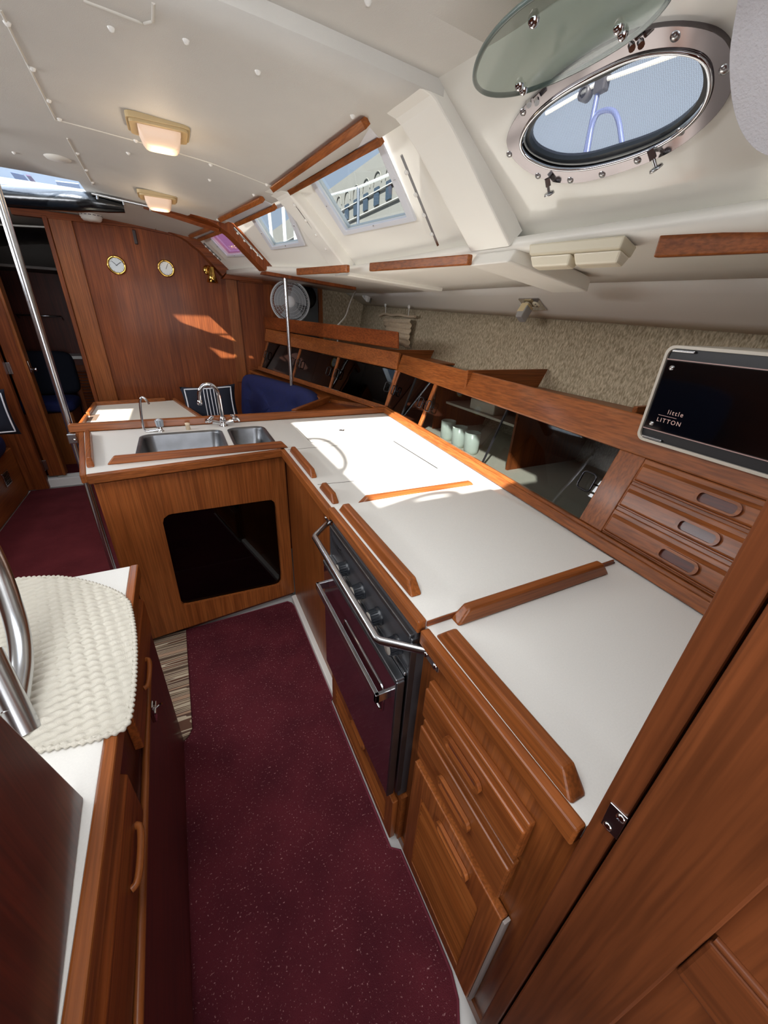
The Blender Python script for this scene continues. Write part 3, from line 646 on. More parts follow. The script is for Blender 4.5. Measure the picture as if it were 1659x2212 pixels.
# island cabinet with dark acrylic window
iu = (FR - FL).normalized(); io = FL + V3((.012, .014, 0)); inrm = V3((iu.y, -iu.x, 0)); 
def I(px, py): return PL(px, py, io, inrm)
isl = thing('island_cabinet', (0, 2.1, 0), 'teak island cabinet under the sink with a dark rounded window in its front', 'cabinet')
L_ = (FR - FL).length - .01; c0, c1 = io, io + iu * L_
hole = [(352, 1130), (354, 1120), (364, 1112), (372, 1110), (575, 1081), (586, 1080), (593, 1085), (596, 1096), (608, 1240), (608, 1255), (604, 1262), (594, 1266), (410, 1306), (398, 1307), (392, 1302), (390, 1294)]
H = [I(a, b) for a, b in hole]
MB().plate([c0 + V3((0, 0, .04)), c1 + V3((0, 0, .04)), c1 + V3((0, 0, ZC - .05)), c0 + V3((0, 0, ZC - .05))], [H], -inrm * .018).build('front_panel', TEAK['Z'], isl)
hc = sum(H, V3()) / len(H)
MB().plate([p + (p - hc).normalized() * .01 - inrm * .019 for p in H], [], -inrm * .004).build('dark_window', SMOKE2, isl)
MB().plate([c0 + V3((.005, .05, -.01)), c1 + V3((0, .05, -.01)), c1 + V3((0, .05, .06)), c0 + V3((0.005, .05, .06))], [], -inrm * .01).build('plinth', DARK['X'], isl)
MB().prism([(-.395, 1.80, 0), (-.385, 1.80, 0), (-.485, 2.42, 0), (-.495, 2.42, 0)], (0, 0, ZC - .05)).build('side_panel', TEAK['Z'], isl)
MB().box((-.49, 2.42, 0), (1.2, 2.435, ZC - .055)).build('back_panel', RED['Z'], isl)
mb = MB().box((-.36, 1.98, .47), (.0, 2.38, .485)).box((.05, 1.98, .52), (.37, 2.38, .535)).build('inner_shelf', CREAM, isl)
for pf in ((395, 1207), (580, 1175)): MB().lathe([(.0001, 0), (.016, .002), (.018, .012)], I(*pf) - inrm * .1, inrm, 16).build('pipe_fitting', WPLAST, isl)
wire = MB()
for k in range(9): a = I(545 + k * 7, 1285 - k * 3) - inrm * .12; wire.tube([a, a + V3((0, 0, .07))], .002, 6)
wire.build('wire_rack', STEEL, isl)
# stove side column and plinth
col = thing('stove_side_panel', (.40, 1.5, 0), 'teak side panel between island cabinet and oven', 'cabinet panel')
MB().box((.398, 1.125, .03), (.415, 1.862, ZC - .05)).build('panel', TEAK['Z'], col)
MB().box((.392, 1.103, .03), (.43, 1.126, ZC - .05)).build('stile', TEAK['Z'], col, bevel=.002)
struct(MB().box((.372, 1.12, -.011), (.43, 1.86, .03)).build('baseboard_right', WPLAST, bevel=.006)); struct(MB().box((.395, .10, -.011), (.43, 1.12, .03)).build('baseboard_right', TEAK['Y']))
# oven
ov = thing('oven', (.5, .81, .27), 'marine cooker with dark plum glass oven door, knobs and rail handle', 'oven')
MB().box((.372, .53, .27), (.98, 1.085, .925)).build('body', DKGREY, ov, bevel=.004)
MB().box((.366, .535, .80), (.374, 1.08, .912)).build('control_panel', CTRL, ov, bevel=.002)
MB().box((.360, .535, .905), (.380, 1.08, .918)).box((.362, .528, .30), (.38, .535, .91)).box((.362, 1.08, .30), (.38, 1.087, .91)).build('steel_frame', BRUSH, ov, bevel=.002)
MB().box((.356, .535, .789), (.372, 1.08, .799)).build('chrome_strip', STEEL, ov, bevel=.002)
for i, y in enumerate((.934, .813, .698, .590)):
    kb = MB()
    kb.lathe([(.025, 0), (.025, .005), (.0215, .008), (.0205, .030), (.018, .031)], (.366, y, .838), (-1, 0, 0), 24)
    for k in range(20): t = 2 * PI * k / 20; kb.tube([(.357, y + .0215 * math.cos(t), .838 + .0215 * math.sin(t)), (.337, y + .0205 * math.cos(t), .838 + .0205 * math.sin(t))], .0018, 5)
    k_ = kb.build('knob', plain('knob_black', (24, 28, 34), .35), ov)
    MB().lathe([(.0001, .0012), (.0175, .0008), (.018, 0)], (.3352, y, .838), (-1, 0, 0), 20).build('knob_cap', plain('knob_face', (196, 190, 178), .3, .3), k_)
dr = MB().box((.335, .535, .30), (.356, 1.078, .772)).build('oven_door', PLUM, ov, bevel=.003)
MB().box((.333, .533, .772), (.358, 1.08, .787)).box((.334, .530, .30), (.357, .537, .78)).build('door_frame', BRUSH, dr, bevel=.003)
wr = [V3((.3345, y, z)) for y, z in rrect(.59, .598, .88, .69, .02)]
MB().tube(wr, .004, 6, closed=True).build('window_rim', CHROME, dr)
MB().plate([V3((.3342, y, z)) for y, z in rrect(.59, .598, .88, .69, .02)], [], (.0008, 0, 0)).build('oven_window', BLKGL, dr)
MB().box((.293, .555, .70), (.305, 1.04, .728)).box((.293, .555, .70), (.336, .566, .728)).box((.293, 1.03, .70), (.336, 1.04, .728)).build('door_handle', STEEL, dr, bevel=.002)
MB(frame((.3655, 1.02, .872), (0, -1, 0), (0, 0, 1))).tube([(0, 0, 0), (.01, .004, 0), (.012, -.006, 0), (.002, -.008, 0)], .0012, 5).tube([(.018, 0, 0), (.028, 0, 0)], .0012, 5).tube([(.034, .005, 0), (.034, -.008, 0), (.044, -.008, 0)], .0012, 5).tube([(-.004, -.018, 0), (.046, -.018, 0)], .0008, 5).build('maker_mark', BLACK, ov)
# safety bar
gb = thing('crash_bar', (.34, .82, .88), 'stainless tube crash bar across the front of the oven', 'grab rail')
MB().tube([(.385, 1.150, .893), (.310, 1.080, .889), (.305, 1.07, .889), (.305, .588, .883), (.310, .578, .883), (.385, .496, .898)], .0098, 14).build('tube', STEEL, gb)
for y in (1.155, .475):
    b_ = MB().box((.378, y - .03, .885), (.383, y + .03, .905)).build('bracket', STEEL, gb, bevel=.003)
    for yo in (-.018, .018): MB().lathe([(.0001, -.004), (.006, -.003), (.007, 0)], (.378, y + yo, .895), (1, 0, 0), 12).build('screw', CHROME, b_)
# louvre helper and pulls
def louver_door(parent, xf, y0, y1, z0, z1, lz0, lz1, axis='Y', th=.02, fr=.045):
    d = MB().plate([(xf, y0, z0), (xf, y1, z0), (xf, y1, z1), (xf, y0, z1)], [[(xf, y0 + fr, lz0), (xf, y1 - fr, lz0), (xf, y1 - fr, lz1), (xf, y0 + fr, lz1)]], (th, 0, 0)).build('louvred_door', TEAK['Z'], parent, bevel=.003)
    mb = MB(); n = max(4, int((lz1 - lz0) / .021))
    for k in range(n):
        z = lerp(lz0, lz1, (k + .5) / n); h = (lz1 - lz0) / n * .62
        mb.hexa([(xf + .001, y0 + fr, z - h), (xf + .001, y1 - fr, z - h), (xf + .006, y1 - fr, z - h - .002), (xf + .006, y0 + fr, z - h - .002)], [(xf + .013, y0 + fr, z + h), (xf + .013, y1 - fr, z + h), (xf + .018, y1 - fr, z + h - .002), (xf + .018, y0 + fr, z + h - .002)])
    mb.build('louvre_slats', TEAK['Y'], d); return d
def pull(o, u, v, n, L_, H_, parent, mat, name='pull'):
    M = frame(o, u, v)
    if V3(M.col[2][:3]).dot(V3(n)) < 0: M = frame(o, u, -V3(v))
    ring = rrect(-L_ / 2, -H_ / 2, L_ / 2, H_ / 2, H_ / 2 * .98, 6); inn = rrect(-L_ / 2 + .009, -H_ / 2 + .007, L_ / 2 - .009, H_ / 2 - .005, H_ / 2 * .5, 6)
    p = MB(M).plate([(x, y, 0) for x, y in ring], [[(x, y, 0) for x, y in inn]], (0, 0, .009)).build(name, mat, parent, bevel=.003, seg=3)
    MB(M).plate([(x, y, .0002) for x, y in inn], [], (0, 0, .0012)).build('finger_recess', DARK['Y'], p); return p
# locker under the oven
lk = thing('oven_base_locker', (.40, .82, .03), 'low teak locker with small louvred door beneath the oven', 'cabinet')
MB().box((.382, .52, .03), (.43, 1.10, .265)).build('frame', TEAK['Y'], lk)
d = louver_door(lk, .361, .535, 1.09, .022, .232, .05, .165); pull((.360, .80, .198), (0, 1, 0), (0, 0, 1), (-1, 0, 0), .12, .022, d, TEAK['Y'])
# drawer cabinet
dc = thing('drawer_cabinet', (.5, .3, .03), 'teak galley cabinet with two drawers above a louvred door, nearest on right', 'cabinet')
MB().box((.402, .105, .03), (.43, .53, ZC - .05)).build('face_frame', TEAK['Z'], dc)
MB().box((.43, .505, .03), (1.0, .525, ZC - .05)).build('side_panel', DARK['Z'], dc)
for z0, z1 in ((.712, .822), (.560, .690)):
    y0, y1 = .172, .478
    dd = MB().hexa([(.386, y0, z0), (.402, y0, z0), (.402, y1, z0), (.386, y1, z0)], [(.386, y0, z1), (.402, y0, z1), (.402, y1, z1), (.386, y1, z1)]).build('drawer', TEAK['Y'], dc, bevel=.003)
    MB().box((.378, y0 + .0, z0 + .0), (.387, y1 - .0, z1 - .018)).build('raised_front', TEAK['Y'], dd, bevel=.004)
    pull((.377, (y0 + y1) / 2 + .0, (z0 + z1) / 2 - .004), (0, 1, 0), (0, 0, 1), (-1, 0, 0), .115, .034, dd, TEAK['Y'])
d = louver_door(dc, .380, .152, .482, .045, .520, .09, .43, fr=.05); pull((.379, .30, .468), (0, 1, 0), (0, 0, 1), (-1, 0, 0), .12, .03, d, TEAK['Y'])
MB().box((.384, .145, .045), (.40, .151, .515)).build('edge_strip', plain('grey_edge', (150, 140, 134), .6), d)

# near bulkhead post and panelled door at the right
XD = .374
yA, yB_ = .105, P(1460, 1600, x=XD)[1]
struct(MB().box((XD, yB_, 0), (XD + .04, yA, 2.02)).build('trim_20', POST['Z'], bevel=.003))
struct(MB().box((XD + .03, .06, 0), (1.75, .10, 1.7)).build('wall_near_right', POST['Z']))
d2 = struct(MB().box((XD + .004, yB_ - .42, 0), (XD + .03, yB_ - .002, 2.02)).build('door_2', POST['Z'])); d2['_o'] = tuple(d2.location)
q1 = P(1532, 2026, x=XD); q2 = P(1464, 2098, x=XD)
ym = q1[1]
MB().box((XD - .004, yB_ - .42, 0), (XD + .004, yB_ - .42 + .08, 2.02)).box((XD - .004, ym, 0), (XD + .006, yB_ - .003, 2.02)).build('stile', POST['Z'], d2, bevel=.003)
MB().box((XD - .004, yB_ - .42, q2[2]), (XD + .006, ym - .0005, q1[2])).build('rail', POST['Y'], d2, bevel=.004)
MB().tube([(XD + .002, ym - .003, q1[2] + .004), (XD + .002, yB_ - .40, q1[2] + .004)], .005, 6).build('moulding', POST['Y'], d2)
hg = P(1327, 1774, x=XD)
hp = thing('strike_plate', hg, 'square chrome strike plate with two screws on the near post', 'strike plate')
hm = [P(a, b, x=XD - .002) for a, b in ((1318, 1733), (1356, 1770), (1331, 1815), (1297, 1778))]
MB().plate(hm, [], (.003, 0, 0)).build('plate', STEEL, hp, bevel=.0008)
for a, b in ((1312, 1785), (1341, 1768)): MB().lathe([(.0001, -.002), (.005, -.0015), (.0055, 0)], P(a, b, x=XD - .002), (1, 0, 0), 12).build('screw', CHROME, hp)

# ================================================================== LOCKERS ALONG THE HULL
LO = V3((1.098, .709, .985)); LU = V3((.0935, 1, 0)).normalized(); LOUT = V3((LU.y, -LU.x, 0)); LW = (V3((0, 0, 1)) + LOUT * .35).normalized(); LN = LU.cross(LW)
if LN.x > 0: LN = -LN                                      # towards the galley
ML = Matrix(((LU.x, LW.x, LN.x, LO.x), (LU.y, LW.y, LN.y, LO.y), (LU.z, LW.z, LN.z, LO.z), (0, 0, 0, 1)))   # local: s, t, out
loc = thing('galley_locker', ML @ V3((.6, 0, -.1)), 'long teak galley locker with smoked sliding doors above the worktop', 'locker')
def LB(a, b, nm, mat, par=loc, bev=.003): return MB(ML).box(a, b).build(nm, mat, par, bevel=bev)
SE = 1.80
LB((-.60, -.045, -.02), (SE, -.002, .012), 'bottom_rail', TEAK['Y']); LB((-.60, -.045, .012), (SE, -.012, .028), 'bottom_rail', TEAK['Y'])
LB((-.60, .245, -.018), (SE, .358, .004), 'fascia', TEAK['Y'], bev=.005)
LB((-.088, -.002, -.016), (.0, .246, .002), 'stile', TEAK['Z'])
LB((1.215, -.002, -.016), (1.243, .246, .002), 'stile', TEAK['Z']); LB((1.758, -.002, -.016), (SE, .246, .002), 'stile', TEAK['Z'])
LB((-.60, .33, -.10), (SE, .342, -.01), 'shelf_top', TEAK['Y'])
# shelf to the hull, back and bottom of the locker
def hullx(y, z): f = interp(Ft, y); return f.x - .09 * (f.z - z) / .45 - .02
def shelf(z, y0, y1, nm, mat, par, xin, th=.012):
    MB().plate([(xin(y0), y0, z), (xin(y1), y1, z), (hullx(y1, z), y1, z), (hullx(y0, z), y0, z)], [], (0, 0, th)).build(nm, mat, par)
xt = lambda y: 1.098 + .0935 * (y - .709) + .10
shelf(1.222, .10, 2.45, 'shelf_board', TEAK['Y'], loc, xt)
shelf(.93, .12, 2.42, 'locker_floor', CREAM, loc, lambda y: 1.25 - .0935 * (2.42 - y) + .005, .02)
shelf(1.10, 1.25, 2.42, 'inner_shelf', CREAM, loc, lambda y: 1.40)
for y in (.62, 1.22, 1.95): MB().box((bx(y) + .12, y, .95), (1.75, y + .012, 1.22)).build('divider', RED['Z'], loc)
for s0, s1, dn in ((.002, .566, 1), (.570, 1.213, 1), (1.245, 1.50, 1), (1.502, 1.756, 1)):
    d = LB((s0, .0, -.012), (s1, .244, -.006), 'smoked_door', SMOKE if s1 < 1.22 else SMOKE2, bev=0)
    if s1 in (.566, 1.50): LB((s1 - .004, 0, -.006), (s1 + .004, .244, .000), 'door_edge', BLACK, d, 0)
def ring_handle(M, s, t, par, w_=.05, h_=.05, mat=BLACK):
    pts = [(s + x, t + y, .016) for x, y in rrect(-w_ / 2, -h_ / 2, w_ / 2, h_ / 2, .012, 4)]
    MB(M).tube(pts, .0035, 8, closed=True).tube([(s - w_ / 2, t, .016), (s - w_ / 2, t, -.004)], .003, 6).build('door_handle', mat, par)
HB = plain('dark_chrome', (40, 40, 44), .15, .6)
ds = [o for o in bpy.data.objects if o.name.startswith('smoked_door')]
for s_, t_, par in ((.035, .118, ds[0]), (1.18, .122, ds[1]), (1.288, .122, ds[2]), (1.712, .12, ds[3])): ring_handle(ML, s_, t_, par, .052, .058, HB)
# cups behind the smoked door
for k, (s_, dd, lb) in enumerate(((1.03, -.085, 'tall pale green cup behind smoked door, farthest of three'), (.90, -.08, 'middle pale green cup of the three behind the smoked door'), (.785, -.085, 'pale green cup behind smoked door, nearest the divider of three'))):
    q = ML @ V3((s_, .0, dd)); q.z = .951
    o = MB().lathe([(.0001, 0), (.034, 0), (.037, .02), (.040, .105), (.038, .106), (.034, .02), (.0001, .012)], q, (0, 0, 1), 28).build('cup', CUPM); tag(o, lb, 'cup', 'pale cups behind the smoked locker door')
o = MB().box((1.42, 1.55, 1.113), (1.52, 1.75, 1.17)).build('storage_box', CREAM, bevel=.006); tag(o, 'pale box on the inner shelf above the green cups', 'box')
# three drawers
for t0, t1, lb in ((.172, .244, 'top'), (.090, .164, 'middle'), (.004, .080, 'bottom')):
    d = LB((-.56, t0, -.01), (-.09, t1, .006), 'drawer', TEAK['Y']); 
    MB(ML).hexa([(-.56, t0 + .004, .006), (-.094, t0 + .004, .006), (-.094, t1 - .012, .006), (-.56, t1 - .012, .006)], [(-.56, t0 + .009, .016), (-.10, t0 + .009, .016), (-.10, t1 - .024, .016), (-.56, t1 - .024, .016)]).build('drawer_front', TEAK['Y'], d, bevel=.003)
    pull(ML @ V3((-.315, (t0 + t1) / 2 - .006, .0155)), LU, LW, LN, .105, .036, d, TEAK['Y'], 'pull')
LB((-.60, .0, -.016), (-.56, .246, .002), 'stile', TEAK['Z']); LB((-.56, -.002, -.018), (-.085, .247, -.002), 'drawer_surround', TEAK['Y'])
# shelf partitions
for y, x0, lb in ((1.615, 1.27, 'short teak shelf divider standing nearer the microwave'), (2.76, 1.30, 'short teak shelf divider near the hanging cloth'), (.745, 1.27, 'teak shelf divider end showing just behind the microwave')):
    o = MB().plate([(x0, y, 1.235), (hullx(y, 1.235) - .04, y, 1.235), (hullx(y, 1.33) - .01, y, 1.332), (x0, y, 1.332)], [], (0, .015, 0)).build('shelf_divider', TEAK['X'], bevel=.003); tag(o, lb, 'shelf divider', 'teak shelf dividers along the hull')
# microwave
m0 = V3((1.205, .653, 1.262)); pe = P(1625, 1012, z=m0.z); mu = V3((pe.x - m0.x, pe.y - m0.y, 0)); 
p_ = PL(1390, 945, m0, V3((1, -.2, 0))); 
pB = P(1390, 945, z=m0.z); pE = P(1625, 1012, z=m0.z)
mu = (-LU * .75 + (pE - pB).normalized() * .25).normalized(); mn = V3((mu.y, -mu.x, 0)); mn = mn if mn.x < 0 else -mn
pB = pB + mn * .034
def MW(px, py): return PL(px, py, pB, mn)
tl = MW(1455, 745); hgt = tl.z - pB.z; MM = Matrix(((mu.x, 0, mn.x, pB.x), (mu.y, 0, mn.y, pB.y), (0, 1, 0, pB.z), (0, 0, 0, 1)))
mw = thing('microwave', MM @ V3((.22, 0, -.15)), 'black fronted compact microwave with pale rim on the shelf above the drawers', 'microwave')
Wm = .47
MB(MM).plate([(x, y, -.012) for x, y in rrect(0, 0, Wm, hgt, .022)], [], (0, 0, -.30)).build('case', plain('mw_case', (190, 184, 172), .4), mw, bevel=.004)
MB(MM).plate([(x, y, -.012) for x, y in rrect(0, 0, Wm, hgt, .022)], [[(x, y, -.012) for x, y in rrect(.008, .008, Wm - .008, hgt - .008, .018)]], (0, 0, .014)).build('rim', plain('mw_rim', (196, 188, 174), .35), mw, bevel=.002)
MB(MM).plate([(x, y, -.011) for x, y in rrect(.008, .008, Wm - .008, hgt - .008, .018)], [], (0, 0, .006)).build('front_frame', plain('mw_black', (30, 29, 31), .4), mw)
dd = MB(MM).box((.014, .038, -.005), (Wm - .02, hgt - .036, .002)).build('door', BLKGL, mw, bevel=.002)
MB(MM).box((.012, .0355, -.004), (Wm - .02, .038, .003)).box((.012, hgt - .036, -.004), (Wm - .02, hgt - .0335, .003)).build('trim_line', plain('pink_grey_line', (170, 140, 134), .4), dd)
for yy in (.052, hgt - .055): MB(MM).lathe([(.0001, .003), (.006, .002), (.0065, 0)], (.032, yy, .002), (0, 0, 1), 14).build('stud', STEEL, dd)
for yy in (.010, hgt - .016): MB(MM).box((.018, yy, -.004), (.075, yy + .006, .004)).build('hinge', STEEL, mw, bevel=.002)
LOGO = plain('logo_print', (214, 176, 166), .5)
mt = text_mb('little', MM @ Matrix.Translation((.064, .086, .0022)), .0165); mt.build('logo', LOGO, dd, recalc=False)
mt = text_mb('LITTON', MM @ Matrix.Translation((.042, .062, .0022)), .0155); mt.build('logo', LOGO, dd, recalc=False)
MB(MM).box((.042, .079, .0020), (.092, .0798, .0026)).build('logo', LOGO, dd)

# forward locker run
F0, F1 = V3((1.262, 2.455, .985)), V3((.705, 4.19, 1.05)); G0, G1 = V3((1.349, 2.481, 1.222)), V3((.79, 4.19, 1.28)); K0, K1 = V3((1.389, 2.53, 1.325)), V3((.812, 4.19, 1.387))
FN = (F1 - F0).cross(G0 - F0).normalized(); FN = FN if FN.x < 0 else -FN
fl2 = thing('saloon_locker', (1.1, 3.3, 1.0), 'forward saloon locker with dark doors beyond the worktop, below the long shelf board', 'locker')
def FP(f, t, d=0): return F0.lerp(F1, f).lerp(G0.lerp(G1, f), t) + FN * d
def FBX(f0, f1, t0, t1, d0, d1, nm, mat, par=fl2, bev=.003):
    c = [(f0, t0), (f1, t0), (f1, t1), (f0, t1)]; return MB().hexa([FP(a, b, d0) for a, b in c], [FP(a, b, d1) for a, b in c]).build(nm, mat, par, bevel=bev)
MB().hexa([G0, G1, K1, K0], [p + FN * .02 for p in (G0, G1, K1, K0)]).build('fascia', TEAK['Y'], fl2, bevel=.003)
FBX(-.0, 1, -.14, 0, -.01, .015, 'bottom_rail', TEAK['Y'])
FBX(0, 1, -.16, -.14, .0, .13, 'ledge', TEAK['Y'])
def ff(px, py, t): 
    q = PL(px, py, F0, FN); return (q - F0.lerp(G0, t)).dot((F1 - F0).normalized()) / (F1 - F0).length
st = [.008, ff(712, 838, 0), ff(633, 811, 0), .985]
for f in st: FBX(f - .006, f + .006, 0, 1, -.01, .004, 'stile', TEAK['Z'])
mid = [(st[0] + st[1]) / 2, (st[1] + st[2]) / 2]
spans = [(st[0] + .007, mid[0]), (mid[0] + .001, st[1] - .007), (st[1] + .007, mid[1]), (mid[1] + .001, st[2] - .007), (st[2] + .007, st[3] - .007)]
fd = []
for a, b in spans: fd.append(FBX(a, b, .01, .99, -.014, -.008, 'smoked_door', SMOKE2, bev=0))
def fh(f, par):
    o_ = FP(f, .5, 0); M = frame(o_, (F1 - F0).normalized(), (G0 - F0).normalized())
    if V3(M.col[2][:3]).dot(FN) < 0: M = frame(o_, -(F1 - F0).normalized(), (G0 - F0).normalized())
    ring_handle(M, 0, 0, par, .05, .065, BLACK)
for f, par in ((st[1] - .028, fd[1]), (st[1] + .03, fd[2]), (st[2] - .028, fd[3]), (st[2] + .03, fd[4]), (.022, fd[0]), (.955, fd[4])): fh(f, par)
MB().plate([FP(0, 0, -.25), FP(1, 0, -.25), FP(1, 1, -.25), FP(0, 1, -.25)], [], -FN * .01).build('back', DARK['Y'], fl2)
MB().plate([K0 + V3((0, 0, -.07)), K1 + V3((0, 0, -.07)), (1.84, 4.19, 1.29), (1.84, 2.47, 1.255)], [], (0, 0, .01)).build('shelf_board', TEAK['Y'], fl2)
bd = [P(865, 756, y=2.53), K1 + V3((0, 0, 0)), P(576, 686, y=4.19), P(865, 720, y=2.53)]
o = MB().plate([bd[0] + FN * .012, bd[1] + FN * .012, bd[2] + FN * .012, bd[3] + FN * .012], [], FN * .018).build('shelf_fiddle_board', RED['Y'], bevel=.005); tag(o, 'long reddish upright board along the forward shelf in front of the fan', 'shelf board')

# ================================================================== THINGS ON AND ABOVE THE SHELF
# fan
fc = P(627, 652, y=3.95); fa = (CAMP - fc); fa.z *= .3; fa.normalize(); fa = (fa + V3((-.1, -.2, 0))).normalized()
MF = frame(fc, V3((0, 0, 1)).cross(fa), (0, 0, 1))
if V3(MF.col[2][:3]).dot(fa) < 0: MF = frame(fc, -V3((0, 0, 1)).cross(fa), (0, 0, 1))
fan = thing('desk_fan', fc - V3((0, 0, .2)), 'round white caged fan standing on the shelf behind the steel post', 'fan')
FG = plain('fan_grille', (196, 198, 200), .4); R_ = .168
MB(MF).tube([(R_ * math.cos(t), R_ * math.sin(t), 0) for t in [2 * PI * k / 48 for k in range(48)]], .008, 8, closed=True).build('outer_ring', FG, fan)
g = MB(MF)
for rr_, zz in ((.155, .02), (.135, .035), (.112, .042), (.085, .048)): g.tube([(rr_ * math.cos(t), rr_ * math.sin(t), zz) for t in [2 * PI * k / 40 for k in range(40)]], .0018, 5, closed=True)
for k in range(72):
    t = 2 * PI * k / 72; g.tube([(.045 * math.cos(t), .045 * math.sin(t), .05), (.11 * math.cos(t + .12), .11 * math.sin(t + .12), .043), (R_ * math.cos(t + .2), R_ * math.sin(t + .2), .002)], .0013, 4)
g.build('grille', FG, fan)
MB(MF).lathe([(.0001, .056), (.04, .054), (.046, .046)], (0, 0, 0), (0, 0, 1), 24).build('hub_badge', plain('fan_hub', (214, 214, 216), .3), fan)
bl = MB(MF)
for k in range(3):
    t = k * 2 * PI / 3; bl.grid(lambda u, v: V3(((.03 + .115 * u) * math.cos(t + v * 1.5 - .2 * u), (.03 + .115 * u) * math.sin(t + v * 1.5 - .2 * u), .015 - .03 * v)), 6, 8)
bl.build('blades', plain('fan_blade', (150, 152, 156), .3), fan)
rg = MB(MF)
for k in range(36):
    t = 2 * PI * k / 36; rg.tube([(R_ * math.cos(t), R_ * math.sin(t), 0), (.1 * math.cos(t), .1 * math.sin(t), -.06), (.04 * math.cos(t), .04 * math.sin(t), -.07)], .0013, 4)
rg.build('grille', FG, fan)
MB(MF).lathe([(.05, -.07), (.055, -.10), (.04, -.15), (.0001, -.155)], (0, 0, 0), (0, 0, 1), 20).build('motor_housing', BLACK, fan)
MB().lathe([(.0001, 0), (.10, 0), (.10, .012), (.03, .03), (.012, .05), (.012, .16)], (fc.x + .03, fc.y + .05, 1.322), (0, 0, 1), 24).build('base', BLACK, fan)
c = P(655, 640, y=4.17)
o = MB().lathe([(.0001, .012), (.07, .010), (.11, 0), (.11, -.02), (.0001, -.022)], c + V3((.02, 0, 0)), (0, -1, .2), 24).build('round_bag', BLACK); tag(o, 'black round shape tucked behind the fan', 'bag')
# stainless posts
def post(name, x, y, z0, z1, r, lb):
    t = thing(name, (x, y, z0), lb, 'post'); MB().tube([(x, y, z0), (x, y, z1)], r, 20).build('tube', STEEL, t)
    for z in (z0, z1 - .008): MB().lathe([(r, 0), (r * 1.9, .001), (r * 1.9, .006), (r, .008)], (x, y, z), (0, 0, 1), 20).build('flange', STEEL, t)
    return t
pq = P(622, 700, y=3.30); post('support_post', pq.x, 3.30, .99, 1.80, .0135, 'thin stainless post in front of the white fan')
lp_ = thing('support_post', (-.575, 2.50, 0), 'tall stainless post at the island corner beside the worktop', 'post')
MB().tube([(-.585, 2.50, 0), (-.55, 2.485, 2.12)], .0165, 20).build('tube', STEEL, lp_)
br = MB().box((-.575, 2.405, ZC - .05), (-.535, 2.45, ZC + .0)).box((-.56, 2.44, ZC - .03), (-.50, 2.448, ZC - .0)).build('bracket', STEEL, lp_, bevel=.004)
MB().lathe([(.0001, -.004), (.006, -.003), (.007, 0)], (-.545, 2.404, ZC - .03), (0, 1, 0), 12).build('screw', CHROME, br)
MB().lathe([(.017, 0), (.03, .001), (.03, .006), (.017, .008)], (-.585, 2.5, 0), (0, 0, 1), 20).build('flange', STEEL, lp_)
# cord, adaptor, hanging cloth, socket
def onhl(px, py): # headliner plane at the hull
    f0, f1, e0 = interp(Ft, 1.35), interp(Ft, 3.8), interp(Et, 1.35); n = (f1 - f0).cross(e0 - f0).normalized(); return PL(px, py, f0 + (n if n.x < 0 else -n) * .0165, n), (n if n.x < 0 else -n)
q, hn = onhl(797, 640)
ad = thing('wall_adaptor', q, 'white plug adaptor with a white cord high on the headliner by the shelf end', 'adaptor')
M_ = frame(q, (0, -1, -.45), (0, .4, -1)); 
if V3(M_.col[2][:3]).dot(hn) < 0: M_ = frame(q, (0, 1, .45), (0, .4, -1))
MB(M_).box((-.075, -.035, .0), (.075, .035, .012)).build('backplate', plain('adaptor_back', (92, 86, 76), .5), ad, bevel=.006)
MB(M_).box((-.07, -.028, .012), (.055, .028, .05)).build('adaptor_body', WPLAST, ad, bevel=.01); MB(M_).box((-.02, -.012, .05), (.01, .012, .054)).build('switch', plain('sw_grey', (190, 190, 188), .4), ad, bevel=.004)
cp = [P(a, b, y=y) for a, b, y in ((788, 627, 3.9), (778, 622, 3.85), (765, 632, 3.7), (754, 660, 3.5), (748, 682, 3.35), (735, 697, 3.2), (726, 706, 3.15))]
o = MB().tube(smooth_path([q + hn * .03] + cp + [cp[-1] + V3((.05, .1, -.12))], 3), .0058, 8).build('cord', WPLAST, ad)
hcl = thing('hanging_cloth', onhl(860, 700)[0], 'folded cream cloth hanging on a padded hanger from two hooks', 'cloth')
HX = 1.80
def hc(px, py, dx=0): return P(px, py, x=HX + dx)
a, b, c, d = hc(834, 688), hc(892, 690), hc(888, 752), hc(838, 732)
def clf(u, v):
    p = a.lerp(b, u).lerp(d.lerp(c, u), v); f = abs(((v * 5) % 1) - .5); return p + V3((-.012 - .014 * (1 - f * 2) ** 2 - .006 * math.sin(u * 21 + v * 9), 0, 0))
MB().grid(clf, 24, 60).build('cloth', LINEN, hcl, solid=.006)
MB().tube(smooth_path([hc(820, 682), hc(832, 676), hc(845, 682), hc(862, 679), hc(880, 684), hc(897, 684)], 2), [.012] * 21 if False else .011, 10).build('padded_hanger', plain('beige_satin', (206, 186, 158), .7), hcl)
for (x1, y1), (x2, y2) in (((833, 661), (833, 680)), ((884, 665), (882, 683))):
    MB().tube([hc(x1, y1, -.01), hc(x2, y2, -.006)], .004, 8).build('hook', WPLAST, hcl); MB().lathe([(.0001, .012), (.014, .008), (.016, 0)], hc(x1, y1 - 2, -.004), (-1, 0, 0), 16).build('hook_disc', WPLAST, hcl)
